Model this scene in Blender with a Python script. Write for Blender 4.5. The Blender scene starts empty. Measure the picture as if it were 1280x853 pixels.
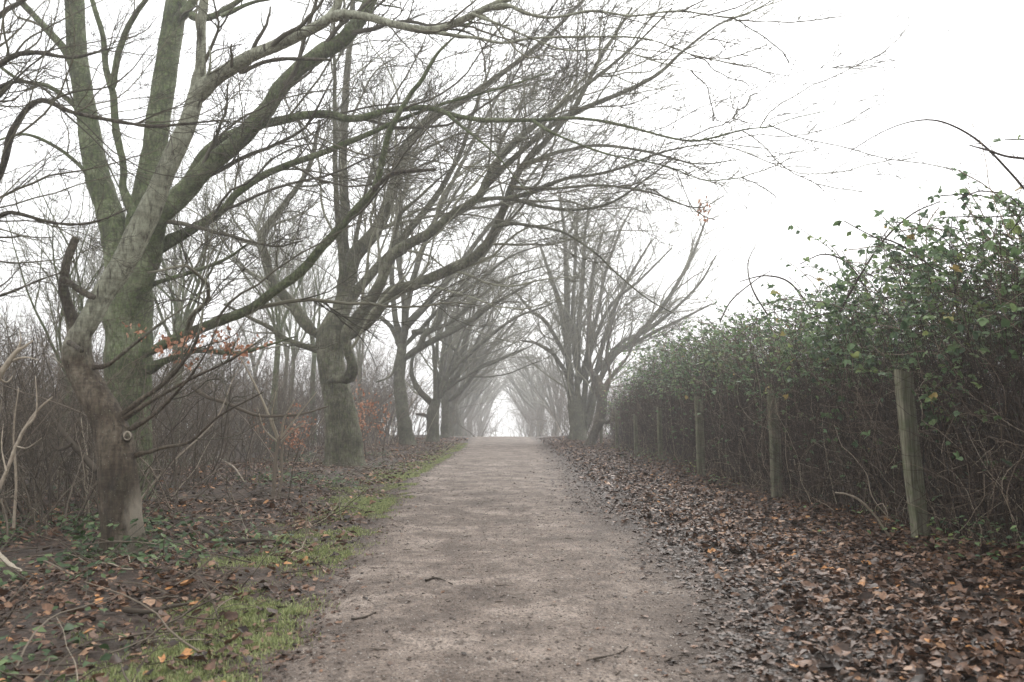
import bpy, math, random
import numpy as np
from math import radians

# ------------------------------------------------------------------ scene basics
S = bpy.context.scene
C = S.collection
random.seed(4)

F_PX, CX, CY, HOR = 1050.0, 640.0, 426.5, 522.0     # focal length and horizon measured on the 1280 px wide photo
CAM_H = 1.2
PITCH = math.atan((HOR - CY) / F_PX)
CAM = np.array([0.0, 0.0, CAM_H])
FWD = np.array([0, math.cos(PITCH), math.sin(PITCH)])
UPV = np.array([0, -math.sin(PITCH), math.cos(PITCH)])
RGT = np.array([1.0, 0, 0])


def ray(u, v):
    return RGT * ((u - CX) / F_PX) + UPV * (-(v - CY) / F_PX) + FWD


def at(u, v, y):
    """the point seen in direction (u, v) that stands y metres down the lane"""
    r = ray(u, v)
    return CAM + r * (y / r[1])


def project(P):
    d = P - CAM
    z = d @ FWD
    z = np.where(np.abs(z) < 1e-3, 1e-3, z)
    return CX + F_PX * (d @ RGT) / z, CY - F_PX * (d @ UPV) / z, z


# ------------------------------------------------------------------ noise
def _hash(i, j, k):
    n = (i * 374761393 + j * 668265263 + k * 2147483647) & 0xFFFFFFFF
    n = ((n ^ (n >> 13)) * 1274126177) & 0xFFFFFFFF
    n = ((n ^ (n >> 16)) * 2246822519) & 0xFFFFFFFF
    return ((n ^ (n >> 15)) & 0xFFFF) / 65535.0


def vnoise(x, y, z=None):
    x = np.asarray(x, float); y = np.asarray(y, float)
    z = np.zeros_like(x) if z is None else np.asarray(z, float)
    xi, yi, zi = (np.floor(a).astype(np.int64) for a in (x, y, z))
    fx, fy, fz = x - xi, y - yi, z - zi
    sx, sy, sz = (f * f * (3 - 2 * f) for f in (fx, fy, fz))
    r = 0
    for a in (0, 1):
        for b in (0, 1):
            for c in (0, 1):
                w = (sx if a else 1 - sx) * (sy if b else 1 - sy) * (sz if c else 1 - sz)
                r = r + w * _hash(xi + a, yi + b, zi + c)
    return r * 2 - 1


def fbm(x, y, z=None, oct=4):
    r, a, f = 0, 0.5, 1.0
    for o in range(oct):
        r = r + a * vnoise(np.asarray(x) * f + 17 * o, np.asarray(y) * f + 5 * o, None if z is None else np.asarray(z) * f)
        a *= 0.5; f *= 2.03
    return r


# ------------------------------------------------------------------ ground shape
EY = np.array([-8, 3, 3.8, 7.5, 10.7, 16, 24, 33, 52, 80, 130, 260.0])
EL = np.array([-1.05, -1.15, -1.2, -1.42, -1.66, -1.98, -1.98, -1.98, -2.5, -2.9, -3.4, -5.0])
ER = np.array([1.3, 1.36, 1.4, 1.62, 1.45, 1.40, 1.6, 1.62, 1.5, 1.2, .6, -1.0])


def edge_l(y): return np.interp(y, EY, EL)
def edge_r(y): return np.interp(y, EY, ER)


def lane_z(y):
    y = np.asarray(y, float)
    t = np.clip(y - 49, 0, None)
    return -np.where(t < 8, t * t * 0.0020, 0.128 + (t - 8) * 0.032)


def ground_z(x, y):
    x = np.asarray(x, float); y = np.asarray(y, float)
    u = np.clip(edge_l(y) - x, 0, None) + np.clip(x - edge_r(y), 0, None)
    rough = np.clip(u / 0.5, 0, 1)
    z = lane_z(y) + 0.10 * np.clip(u / 2.0, 0, 1) * (0.6 + vnoise(x * .5, y * .5))
    z = z + rough * (0.05 * fbm(x * 1.3, y * 1.3, oct=3) + 0.015 * vnoise(x * 8, y * 8))
    return z - 0.06 * np.clip(1 - u / 0.25, 0, 1)


def path_z(x, y):
    x = np.asarray(x, float); y = np.asarray(y, float)
    l, r = edge_l(y), edge_r(y)
    e = np.minimum(x - l, r - x)
    wob = 0.25 * fbm(x * .9 + 3, y * .9, oct=3) + .12 * vnoise(x * 4, y * 4)
    z = lane_z(y) + 0.035 * np.clip((e + wob + .1) / 0.4, -1.2, 1)
    z = z - 0.025 * np.exp(-((x - (r - .55)) / .22) ** 2) - 0.012 * np.exp(-((x - (l + .8)) / .25) ** 2)
    near = np.clip(1.4 - y / 18, 0, 1)
    z = z + 0.016 * fbm(x * 2.2, y * 1.6, oct=3)
    z = z + near * (0.010 * fbm(x * 9, y * 9, oct=3) + 0.0045 * vnoise(x * 42, y * 42))
    return z


# ------------------------------------------------------------------ mesh building
def mesh_from(name, V, faces, mat, var=None, smooth=True):
    """faces: list of int arrays of shape (n,3) or (n,4)"""
    me = bpy.data.meshes.new(name)
    V = np.ascontiguousarray(V, dtype=np.float32)
    me.vertices.add(len(V)); me.vertices.foreach_set('co', V.ravel())
    loops, starts, off = [], [], 0
    for f in faces:
        f = np.asarray(f, dtype=np.int32)
        if not len(f): continue
        loops.append(f.ravel())
        starts.append(off + np.arange(len(f), dtype=np.int32) * f.shape[1])
        off += f.size
    L = np.concatenate(loops); St = np.concatenate(starts)
    me.loops.add(len(L)); me.loops.foreach_set('vertex_index', L)
    me.polygons.add(len(St)); me.polygons.foreach_set('loop_start', St)
    if smooth:
        me.polygons.foreach_set('use_smooth', np.ones(len(St), dtype=bool))
    if var is not None:
        a = me.attributes.new('var', 'FLOAT', 'POINT')
        a.data.foreach_set('value', np.ascontiguousarray(var, dtype=np.float32))
    me.update(calc_edges=True)
    if mat: me.materials.append(mat)
    return me


def link(name, me, parent=None, loc=None):
    o = bpy.data.objects.new(name, me); C.objects.link(o)
    if parent: o.parent = parent
    if loc is not None: o.location = loc
    return o


def tag(o, label=None, cat=None, group=None, kind=None):
    if label: o['label'] = label
    if cat: o['category'] = cat
    if group: o['group'] = group
    if kind: o['kind'] = kind
    return o


def thing(name, label, cat, loc=(0, 0, 0), group=None):
    o = bpy.data.objects.new(name, None); C.objects.link(o); o.location = loc
    o.empty_display_size = .2
    return tag(o, label, cat, group)


def copy_tree(o, parent=None):
    c = o.copy(); C.objects.link(c)
    if parent: c.parent = parent
    for ch in list(o.children): copy_tree(ch, c)
    return c


class Tubes:
    """collects polylines with radii and makes one mesh of tapered tubes"""
    def __init__(s): s.b = []

    def add(s, P, R, sides=4, var=None, rough=0.0, flare=False):
        P = np.asarray(P, float); R = np.asarray(R, float)
        if P.ndim == 2: P = P[None]; R = R[None]
        if not len(P): return
        if var is None: var = np.zeros(len(P))
        s.b.append((P, R, sides, np.asarray(var, float), rough, flare))

    def build(s, name, mat, origin=(0, 0, 0)):
        VV, FF, AA, off = [], [], [], 0
        for P, R, k, var, rough, flare in s.b:
            m, n, _ = P.shape
            T = np.empty_like(P)
            T[:, 1:-1] = P[:, 2:] - P[:, :-2]; T[:, 0] = P[:, 1] - P[:, 0]; T[:, -1] = P[:, -1] - P[:, -2]
            T /= np.linalg.norm(T, axis=2, keepdims=True) + 1e-9
            mean = P[:, -1] - P[:, 0]; mean /= np.linalg.norm(mean, axis=1, keepdims=True) + 1e-9
            ref = np.where(np.abs(mean[:, 1:2]) < .8, np.array([[0, 1.0, 0]]), np.array([[1.0, 0, 0]]))
            ref = np.repeat(ref[:, None, :], n, 1)
            U = ref - (ref * T).sum(2, keepdims=True) * T
            U /= np.linalg.norm(U, axis=2, keepdims=True) + 1e-9
            W = np.cross(T, U)
            a = np.arange(k) * 2 * math.pi / k
            dirs = U[:, :, None, :] * np.cos(a)[None, None, :, None] + W[:, :, None, :] * np.sin(a)[None, None, :, None]
            r = np.repeat(R[:, :, None], k, 2)
            if rough:
                q = P[:, :, None, :] + dirs * r[..., None]
                nz = fbm(q[..., 0] * 5, q[..., 1] * 5, q[..., 2] * 3, oct=3)
                fine = vnoise(q[..., 0] * 32, q[..., 1] * 32, q[..., 2] * 9)
                r = r * (1 + rough * nz * 1.2) + np.minimum(.035 * rough * fine, r * .12)
            if flare:
                z = P[:, :, None, 2] - P[:, :1, None, 2]
                fl = np.exp(-np.clip(z, 0, None) / (R[:, :1, None] * 1.0))
                r = r * (1 + fl * (.28 + .22 * np.cos(a * 5 + 1.3)[None, None, :] + .12 * np.cos(a * 3)[None, None, :]))
            v = P[:, :, None, :] + dirs * r[..., None]
            VV.append(v.reshape(-1, 3)); AA.append(np.repeat(var, n * k))
            idx = np.arange(m * n * k).reshape(m, n, k) + off
            q0 = idx[:, :-1, :]; q1 = idx[:, 1:, :]
            FF.append(np.stack([q0, np.roll(q0, -1, 2), np.roll(q1, -1, 2), q1], -1).reshape(-1, 4))
            if k > 4:     # close the end with a fan
                c = P[:, -1] + T[:, -1] * R[:, -1:] * .25
                VV.append(c); AA.append(var)
                ci = np.arange(m) + off + m * n * k
                last = idx[:, -1, :]
                FF.append(np.stack([last, np.roll(last, -1, 1), np.repeat(ci[:, None], k, 1)], -1).reshape(-1, 3))
                off += m
            off += m * n * k
        V = np.concatenate(VV) - np.asarray(origin)
        return mesh_from(name, V, FF, mat, np.concatenate(AA))


def spline(pts, n):
    """Catmull-Rom through the rows of pts, n rows out, even steps"""
    p = np.asarray(pts, float)
    if len(p) == 2: return p[0] + (p[1] - p[0]) * np.linspace(0, 1, n)[:, None]
    e = np.vstack([2 * p[0] - p[1], p, 2 * p[-1] - p[-2]])
    out = []
    for i in range(len(p) - 1):
        a, b, c, d = e[i:i + 4]
        t = np.linspace(0, 1, 14, endpoint=False)[:, None]
        out.append(.5 * (2 * b + (c - a) * t + (2 * a - 5 * b + 4 * c - d) * t ** 2 + (3 * b - a - 3 * c + d) * t ** 3))
    q = np.vstack(out + [p[-1:]])
    s = np.concatenate([[0], np.cumsum(np.linalg.norm(np.diff(q[:, :3], axis=0), axis=1))])
    tt = np.linspace(0, s[-1], n)
    return np.stack([np.interp(tt, s, q[:, j]) for j in range(q.shape[1])], 1)


def grow(rng, start, d, length, r0, n, wander=.12, trop=(0, 0, 0), rend=.3):
    m = len(start)
    P = np.empty((m, n, 3)); P[:, 0] = start
    d = d / (np.linalg.norm(d, axis=1, keepdims=True) + 1e-9)
    trop = np.asarray(trop, float)
    st = (length / (n - 1))[:, None]
    for i in range(1, n):
        P[:, i] = P[:, i - 1] + d * st
        d = d + rng.normal(0, wander, (m, 3)) + trop
        d /= np.linalg.norm(d, axis=1, keepdims=True) + 1e-9
    R = r0[:, None] * (1 - (1 - rend) * np.linspace(0, 1, n)[None, :])
    return P, R


def spawn(rng, P, R, k, t0=.15, ang=(.5, 1.0), ratio=(.35, .6), lk=(.3, .7), flat=1.0, bias=(0, 0, 0), lmin=.1, lmax=9.0, tpow=.8):
    """child starts along the branches P: returns start, direction, length, radius"""
    m, n, _ = P.shape
    L = np.linalg.norm(np.diff(P, axis=1), axis=2).sum(1)
    idx = np.repeat(np.arange(m), k)
    if not len(idx): return None
    t = t0 + (1 - t0) * rng.random(len(idx)) ** tpow
    f = t * (n - 1); i = np.minimum(f.astype(int), n - 2); fr = (f - i)[:, None]
    a, b = P[idx, i], P[idx, i + 1]
    pos = a + (b - a) * fr
    T = b - a; T /= np.linalg.norm(T, axis=1, keepdims=True) + 1e-9
    r = R[idx, i] * (1 - fr[:, 0]) + R[idx, i + 1] * fr[:, 0]
    v = rng.normal(0, 1, (len(idx), 3)); v[:, 2] *= flat
    v = v + np.asarray(bias)
    v -= (v * T).sum(1, keepdims=True) * T
    v /= np.linalg.norm(v, axis=1, keepdims=True) + 1e-9
    an = rng.uniform(*ang, len(idx))[:, None]
    d = T * np.cos(an) + v * np.sin(an)
    ln = np.clip(L[idx] * rng.uniform(*lk, len(idx)) * (1.15 - .6 * t), lmin, lmax)
    return pos, d, ln, r * rng.uniform(*ratio, len(idx))


def in_view(P, mx=130, my=110):
    u, v, z = project(P)
    return (z > .3) & (u > -mx) & (u < 1280 + mx) & (v > -my) & (v < 853 + my)


# ------------------------------------------------------------------ leaves
def leaf_template(kind):
    if kind == 'ovate':       # bramble leaflet: pointed oval folded on its midrib
        mid = [(0, 0, 0), (.33, 0, -.03), (.68, 0, -.02), (1, 0, -.10)]
        side = [(.14, .22, .04), (.45, .33, .07), (.78, .2, .02)]
    elif kind == 'curl':      # dead leaf, curled up at its rim
        mid = [(0, 0, .02), (.35, 0, 0), (.7, 0, .03), (1, 0, .14)]
        side = [(.12, .2, .10), (.45, .36, .20), (.8, .22, .16)]
    elif kind == 'lobed':
        mid = [(0, 0, 0), (.3, 0, .02), (.65, 0, .0), (1, 0, .08)]
        side = [(.2, .46, .06), (.42, .2, .04), (.66, .42, .12)]
    else:                     # flat wet leaf
        mid = [(0, 0, 0), (.35, 0, .01), (.7, 0, .012), (1, 0, 0)]
        side = [(.15, .24, .012), (.48, .34, .02), (.8, .2, .0)]
    V = mid + side + [(x, -y, z) for x, y, z in side]
    V = np.array(V); V[:, 0] -= .1
    tri = [(0, 4, 1), (3, 2, 6), (0, 1, 7), (3, 9, 2)]
    quad = [(1, 4, 5, 2), (1, 2, 8, 7), (2, 5, 6, 6), (2, 9, 8, 8)]
    tri += [(2, 5, 6), (2, 9, 8)]
    return V, np.array(tri), np.array(quad[:2])


def leaves_mesh(name, mat, pos, x_axis, normal, size, kinds, rng, var=None, jitter=.12):
    pos = np.asarray(pos)
    n = len(pos)
    x = x_axis / (np.linalg.norm(x_axis, axis=1, keepdims=True) + 1e-9)
    z = normal - (normal * x).sum(1, keepdims=True) * x
    z /= np.linalg.norm(z, axis=1, keepdims=True) + 1e-9
    y = np.cross(z, x)
    pick = rng.integers(0, len(kinds), n)
    if var is None: var = rng.random(n)
    VV, FT, FQ, AA, off = [], [], [], [], 0
    for ki, kd in enumerate(kinds):
        s = np.nonzero(pick == ki)[0]
        if not len(s): continue
        tv, tt, tq = leaf_template(kd)
        k = len(tv)
        loc = np.repeat(tv[None], len(s), 0) * np.array([1, 1, 1])
        loc = loc + rng.normal(0, jitter * .35, loc.shape) * np.array([.6, .6, 1])
        loc[:, :, 1] *= rng.uniform(.75, 1.25, (len(s), 1))
        loc = loc * size[s][:, None, None]
        v = pos[s][:, None, :] + loc[..., :1] * x[s][:, None, :] + loc[..., 1:2] * y[s][:, None, :] + loc[..., 2:] * z[s][:, None, :]
        VV.append(v.reshape(-1, 3)); AA.append(np.repeat(var[s], k))
        base = (np.arange(len(s)) * k + off)[:, None, None]
        FT.append((tt[None] + base).reshape(-1, 3)); FQ.append((tq[None] + base).reshape(-1, 4))
        off += len(s) * k
    return mesh_from(name, np.concatenate(VV), [np.concatenate(FT), np.concatenate(FQ)], mat, np.concatenate(AA), smooth=False)


# ------------------------------------------------------------------ materials
def mat_new(name):
    m = bpy.data.materials.new(name); m.use_nodes = True
    nt = m.node_tree; nt.nodes.clear()
    o = nt.nodes.new('ShaderNodeOutputMaterial'); b = nt.nodes.new('ShaderNodeBsdfPrincipled')
    nt.links.new(b.outputs[0], o.inputs[0])
    return m, nt, b


def N(nt, t, **kw):
    n = nt.nodes.new(t)
    for k, v in kw.items():
        if k in n.inputs.keys() if hasattr(n.inputs, 'keys') else False: n.inputs[k].default_value = v
        else: setattr(n, k, v)
    return n


def ramp(nt, src, stops, interp='LINEAR'):
    r = nt.nodes.new('ShaderNodeValToRGB'); r.color_ramp.interpolation = interp
    e = r.color_ramp.elements
    e[0].position, e[0].color = stops[0][0], (*stops[0][1], 1)
    e[1].position, e[1].color = stops[-1][0], (*stops[-1][1], 1)
    for p, c in stops[1:-1]:
        q = e.new(p); q.color = (*c, 1)
    nt.links.new(src, r.inputs[0])
    return r.outputs[0]


def noise(nt, co, scale, detail=4, rough=.55):
    n = nt.nodes.new('ShaderNodeTexNoise'); n.inputs['Scale'].default_value = scale
    n.inputs['Detail'].default_value = detail; n.inputs['Roughness'].default_value = rough
    if co is not None: nt.links.new(co, n.inputs['Vector'])
    return n.outputs['Fac']


def mapping(nt, co, scale):
    m = nt.nodes.new('ShaderNodeMapping'); m.inputs['Scale'].default_value = scale
    nt.links.new(co, m.inputs['Vector']); return m.outputs[0]


def mix(nt, a, b, fac, mode='MIX'):
    m = nt.nodes.new('ShaderNodeMix'); m.data_type = 'RGBA'; m.blend_type = mode
    for sock, v in ((m.inputs[0], fac), (m.inputs[6], a), (m.inputs[7], b)):
        if isinstance(v, (int, float)): sock.default_value = v
        elif isinstance(v, tuple): sock.default_value = (*v, 1)
        else: nt.links.new(v, sock)
    return m.outputs[2]


def math_n(nt, op, a, b=0.0):
    m = nt.nodes.new('ShaderNodeMath'); m.operation = op
    for s, v in ((m.inputs[0], a), (m.inputs[1], b)):
        if isinstance(v, (int, float)): s.default_value = v
        else: nt.links.new(v, s)
    return m.outputs[0]


def bump(nt, h, strength, dist, bsdf):
    b = nt.nodes.new('ShaderNodeBump'); b.inputs['Strength'].default_value = strength
    b.inputs['Distance'].default_value = dist
    nt.links.new(h, b.inputs['Height']); nt.links.new(b.outputs[0], bsdf.inputs['Normal'])


def bark(name, dark, mid, pale, green, scale=2.2, fiss=.8, upper=None):
    m, nt, b = mat_new(name)
    co = nt.nodes.new('ShaderNodeTexCoord').outputs['Object']
    big = noise(nt, co, scale, 6, .68)
    fine = noise(nt, mapping(nt, co, (1, 1, .3)), 30, 8, .72)
    crack = noise(nt, mapping(nt, co, (1, 1, .16)), 21, 4, .6)
    band = noise(nt, mapping(nt, co, (.35, .35, 2.2)), 16, 5, .7)
    lich = noise(nt, co, 11, 6, .75)
    spots = noise(nt, co, 46, 3, .6)
    col = ramp(nt, big, [(.32, dark), (.5, mid), (.66, pale)])
    col = mix(nt, col, green, ramp(nt, lich, [(.48, (0, 0, 0)), (.6, (.7, .7, .7))]))
    if upper:     # smooth pale bark higher up the crooked tree
        sx = nt.nodes.new('ShaderNodeSeparateXYZ'); nt.links.new(co, sx.inputs[0])
        mk = ramp(nt, math_n(nt, 'MULTIPLY', math_n(nt, 'ADD', sx.outputs[2], big), .2), [(.43, (0, 0, 0)), (.54, (1, 1, 1))])
        col = mix(nt, col, ramp(nt, big, [(.3, upper[0]), (.65, upper[1])]), mk)
    col = mix(nt, col, ramp(nt, fine, [(.32, (.30, .28, .27)), (.5, (.85, .85, .85)), (.66, (1.3, 1.3, 1.3))]), .85, 'MULTIPLY')
    col = mix(nt, col, ramp(nt, band, [(.34, (.5, .48, .46)), (.55, (1.08, 1.08, 1.08))]), .55, 'MULTIPLY')
    col = mix(nt, col, dark, ramp(nt, crack, [(.34, (.8 * min(1, fiss),) * 3), (.44, (0, 0, 0))]))
    col = mix(nt, col, (.34, .35, .28), ramp(nt, spots, [(.64, (0, 0, 0)), (.70, (.5, .5, .5))]))
    nt.links.new(col, b.inputs['Base Color'])
    b.inputs['Roughness'].default_value = .75
    b.inputs['Specular IOR Level'].default_value = .25
    h = math_n(nt, 'ADD', fine, math_n(nt, 'MULTIPLY', crack, fiss))
    bump(nt, h, .8, .04, b)
    return m


def var_mat(name, stops, rough=.6, spec=.4, backlight=0.0, speck=0.0, speck_scale=60):
    m, nt, b = mat_new(name)
    at_ = nt.nodes.new('ShaderNodeAttribute'); at_.attribute_name = 'var'
    col = ramp(nt, at_.outputs['Fac'], stops)
    if speck:
        co = nt.nodes.new('ShaderNodeTexCoord').outputs['Object']
        col = mix(nt, col, ramp(nt, noise(nt, co, speck_scale, 3), [(.3, (.35, .33, .3)), (.6, (1.2, 1.2, 1.2))]), speck, 'MULTIPLY')
    nt.links.new(col, b.inputs['Base Color'])
    b.inputs['Roughness'].default_value = rough; b.inputs['Specular IOR Level'].default_value = spec
    if backlight:
        tr = nt.nodes.new('ShaderNodeBsdfTranslucent'); nt.links.new(col, tr.inputs[0])
        ms = nt.nodes.new('ShaderNodeMixShader'); ms.inputs[0].default_value = backlight
        nt.links.new(b.outputs[0], ms.inputs[1]); nt.links.new(tr.outputs[0], ms.inputs[2])
        nt.links.new(ms.outputs[0], nt.nodes['Material Output'].inputs[0])
    return m


M = {}
M['bark_grey'] = bark('grey_green_bark', (.05, .052, .03), (.145, .165, .088), (.28, .305, .19), (.12, .17, .055))
M['bark_brown'] = bark('brown_bark', (.07, .058, .045), (.16, .135, .10), (.27, .25, .20), (.15, .165, .09), fiss=1.6)
M['bark_stout'] = bark('stout_tree_bark', (.045, .04, .03), (.125, .118, .08), (.25, .245, .175), (.115, .135, .06), fiss=1.5)
M['bark_dead'] = bark('dead_wood', (.05, .042, .034), (.11, .092, .072), (.22, .19, .15), (.13, .13, .08), fiss=1.8)
M['bark_crooked'] = bark('crooked_bark', (.042, .032, .024), (.115, .088, .062), (.24, .20, .15), (.10, .085, .055), fiss=1.6, upper=((.25, .25, .18), (.46, .47, .36)))
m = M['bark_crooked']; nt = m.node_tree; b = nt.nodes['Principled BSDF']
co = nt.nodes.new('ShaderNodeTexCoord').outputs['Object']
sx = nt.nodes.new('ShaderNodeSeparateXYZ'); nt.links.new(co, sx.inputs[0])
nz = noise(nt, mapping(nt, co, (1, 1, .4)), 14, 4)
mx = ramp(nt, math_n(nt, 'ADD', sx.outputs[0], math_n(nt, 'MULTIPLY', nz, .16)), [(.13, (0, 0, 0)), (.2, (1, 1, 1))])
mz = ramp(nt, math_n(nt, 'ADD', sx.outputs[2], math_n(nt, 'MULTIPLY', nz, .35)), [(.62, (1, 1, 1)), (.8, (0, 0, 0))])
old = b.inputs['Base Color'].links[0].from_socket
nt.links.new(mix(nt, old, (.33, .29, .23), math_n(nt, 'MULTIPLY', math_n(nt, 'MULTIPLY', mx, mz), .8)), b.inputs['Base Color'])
M['bark_mist'] = bark('lane_tree_bark', (.05, .045, .035), (.11, .105, .075), (.19, .185, .14), (.11, .13, .065))
M['twig'] = var_mat('twig_bark', [(0, (.055, .048, .036)), (.6, (.11, .10, .075)), (1, (.20, .19, .135))], .8, .2)
M['twig_pale'] = var_mat('hazed_lichen_twig_bark', [(0, (.12, .115, .085)), (.6, (.20, .195, .145)), (1, (.30, .30, .22))], .8, .2)  # lichen grey, set paler in colour to imitate mist over the farther crowns
M['brush'] = var_mat('brushwood_bark', [(0, (.06, .048, .037)), (.55, (.128, .106, .081)), (.9, (.24, .20, .155)), (1, (.40, .35, .27))], .85, .2)
M['cane'] = var_mat('bramble_canes', [(0, (.022, .015, .012)), (.55, (.075, .054, .04)), (.85, (.25, .19, .14)), (1, (.42, .35, .26))], .75, .25)
M['bramble_leaf'] = var_mat('bramble_leaves', [(0, (.06, .11, .056)), (.45, (.145, .235, .098)), (.8, (.25, .345, .14)), (.95, (.34, .42, .13)), (1, (.40, .30, .10))], .42, .5, .35, .35, 25)
M['ivy_leaf'] = var_mat('ivy_leaves', [(0, (.03, .06, .024)), (.6, (.075, .125, .05)), (1, (.16, .22, .09))], .5, .3, .2)
M['dead_leaf'] = var_mat('dead_leaves', [(0, (.026, .016, .011)), (.35, (.09, .052, .034)), (.7, (.22, .122, .074)), (.92, (.40, .25, .16)), (1, (.50, .24, .09))], .48, .32, .06, .7, 45)
M['beech_leaf'] = var_mat('beech_leaves', [(0, (.26, .10, .05)), (.6, (.5, .23, .13)), (1, (.62, .38, .26))], .6, .3, .4)
M['grass'] = var_mat('grass_blades', [(0, (.12, .145, .05)), (.5, (.27, .315, .125)), (.85, (.42, .45, .21)), (1, (.55, .48, .28))], .6, .3, .3)
M['pebble'] = var_mat('pebbles', [(0, (.04, .03, .025)), (.35, (.17, .14, .12)), (.7, (.30, .265, .235)), (1, (.55, .51, .46))], .7, .3)
M['pale_wood'] = var_mat('barkless_wood', [(0, (.30, .25, .19)), (1, (.46, .40, .31))], .7, .3, 0, .5, 25)
M['cut_wood'] = var_mat('cut_wood', [(0, (.30, .26, .2)), (1, (.42, .37, .30))], .8, .2, 0, .5, 30)

# woodland floor
m, nt, b = mat_new('woodland_floor')
co = nt.nodes.new('ShaderNodeTexCoord').outputs['Object']
v = nt.nodes.new('ShaderNodeTexVoronoi'); v.inputs['Scale'].default_value = 16
nt.links.new(mix(nt, co, noise(nt, co, 6, 3), .08, 'ADD'), v.inputs['Vector'])
leafc = ramp(nt, math_n(nt, 'FRACT', math_n(nt, 'MULTIPLY', v.outputs['Color'], 1.0)), [(0, (.025, .018, .014)), (.5, (.07, .046, .034)), (1, (.14, .092, .064))])
soil = ramp(nt, noise(nt, co, 9, 6, .65), [(.3, (.03, .023, .018)), (.7, (.085, .064, .05))])
col = mix(nt, leafc, soil, ramp(nt, noise(nt, co, 1.6, 3), [(.35, (0, 0, 0)), (.65, (1, 1, 1))]))
nt.links.new(col, b.inputs['Base Color']); b.inputs['Roughness'].default_value = .7; b.inputs['Specular IOR Level'].default_value = .3
bump(nt, math_n(nt, 'ADD', noise(nt, co, 30, 5, .7), v.outputs['Distance']), .8, .03, b)
M['floor'] = m

# trodden path: gritty soil with pale grit and damp dark patches
m, nt, b = mat_new('trodden_soil')
co = nt.nodes.new('ShaderNodeTexCoord').outputs['Object']
base = ramp(nt, noise(nt, co, 1.5, 9, .72), [(.34, (.085, .062, .048)), (.5, (.21, .166, .136)), (.64, (.36, .297, .25))])
fine = noise(nt, co, 55, 6, .7)
col = mix(nt, base, ramp(nt, fine, [(.35, (.32, .30, .28)), (.5, (.95, .95, .95)), (.64, (1.4, 1.38, 1.34))]), .9, 'MULTIPLY')
v = nt.nodes.new('ShaderNodeTexVoronoi'); v.inputs['Scale'].default_value = 62; nt.links.new(co, v.inputs['Vector'])
grit = ramp(nt, v.outputs['Distance'], [(.16, (1, 1, 1)), (.3, (0, 0, 0))])
sel = ramp(nt, math_n(nt, 'MULTIPLY', v.outputs['Color'], 1.0), [(.62, (0, 0, 0)), (.72, (1, 1, 1))])
col = mix(nt, col, (.40, .365, .33), math_n(nt, 'MULTIPLY', math_n(nt, 'MULTIPLY', grit, sel), .75))
v2 = nt.nodes.new('ShaderNodeTexVoronoi'); v2.inputs['Scale'].default_value = 27; nt.links.new(mix(nt, co, noise(nt, co, 20, 2), .03, 'ADD'), v2.inputs['Vector'])
d2 = math_n(nt, 'MULTIPLY', ramp(nt, v2.outputs['Distance'], [(.12, (1, 1, 1)), (.28, (0, 0, 0))]), ramp(nt, math_n(nt, 'MULTIPLY', v2.outputs['Color'], 1.0), [(.6, (0, 0, 0)), (.7, (1, 1, 1))]))
col = mix(nt, col, (.05, .04, .034), math_n(nt, 'MULTIPLY', d2, .6))
patch = ramp(nt, noise(nt, mapping(nt, co, (1, .6, 1)), 2.7, 5, .7), [(.53, (0, 0, 0)), (.7, (.7, .7, .7))])
col = mix(nt, col, (.075, .057, .046), patch)
mush = ramp(nt, noise(nt, mapping(nt, co, (1, .75, 1)), 9, 9, .78), [(.50, (0, 0, 0)), (.6, (.85, .85, .85))])
col = mix(nt, col, mix(nt, (.06, .045, .036), (.14, .11, .09), fine), mush)
at_ = nt.nodes.new('ShaderNodeAttribute'); at_.attribute_name = 'var'      # damp mud along the leaf drift
col = mix(nt, col, ramp(nt, noise(nt, co, 24, 6, .75), [(.35, (.022, .016, .013)), (.55, (.07, .052, .042)), (.7, (.14, .11, .09))]), math_n(nt, 'MULTIPLY', at_.outputs['Fac'], .85))
nt.links.new(col, b.inputs['Base Color'])
b.inputs['Roughness'].default_value = .72; b.inputs['Specular IOR Level'].default_value = .3
bump(nt, math_n(nt, 'ADD', fine, math_n(nt, 'MULTIPLY', v.outputs['Distance'], -.8)), .7, .02, b)
M['path'] = m

# weathered fence timber
m, nt, b = mat_new('weathered_timber')
co = nt.nodes.new('ShaderNodeTexCoord').outputs['Object']
g = noise(nt, mapping(nt, co, (1, 1, .05)), 60, 6, .6)
col = ramp(nt, g, [(.3, (.05, .045, .03)), (.47, (.16, .15, .105)), (.7, (.30, .285, .21))])
col = mix(nt, col, (.10, .12, .055), ramp(nt, noise(nt, co, 7, 6, .7), [(.45, (0, 0, 0)), (.65, (.75, .75, .75))]))
nt.links.new(col, b.inputs['Base Color']); b.inputs['Roughness'].default_value = .8; b.inputs['Specular IOR Level'].default_value = .2
bump(nt, g, .9, .02, b)
M['timber'] = m

# ------------------------------------------------------------------ camera, sky, sun
cd = bpy.data.cameras.new('camera'); cam = bpy.data.objects.new('camera', cd); C.objects.link(cam)
cam.location = CAM; cam.rotation_euler = (math.pi / 2 + PITCH, 0, 0)
cd.sensor_width = 36; cd.lens = F_PX / 1280 * 36
cd.clip_start = .05; cd.clip_end = 2000
cd.dof.use_dof = True; cd.dof.focus_distance = 12; cd.dof.aperture_fstop = 3.2
S.camera = cam

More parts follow.
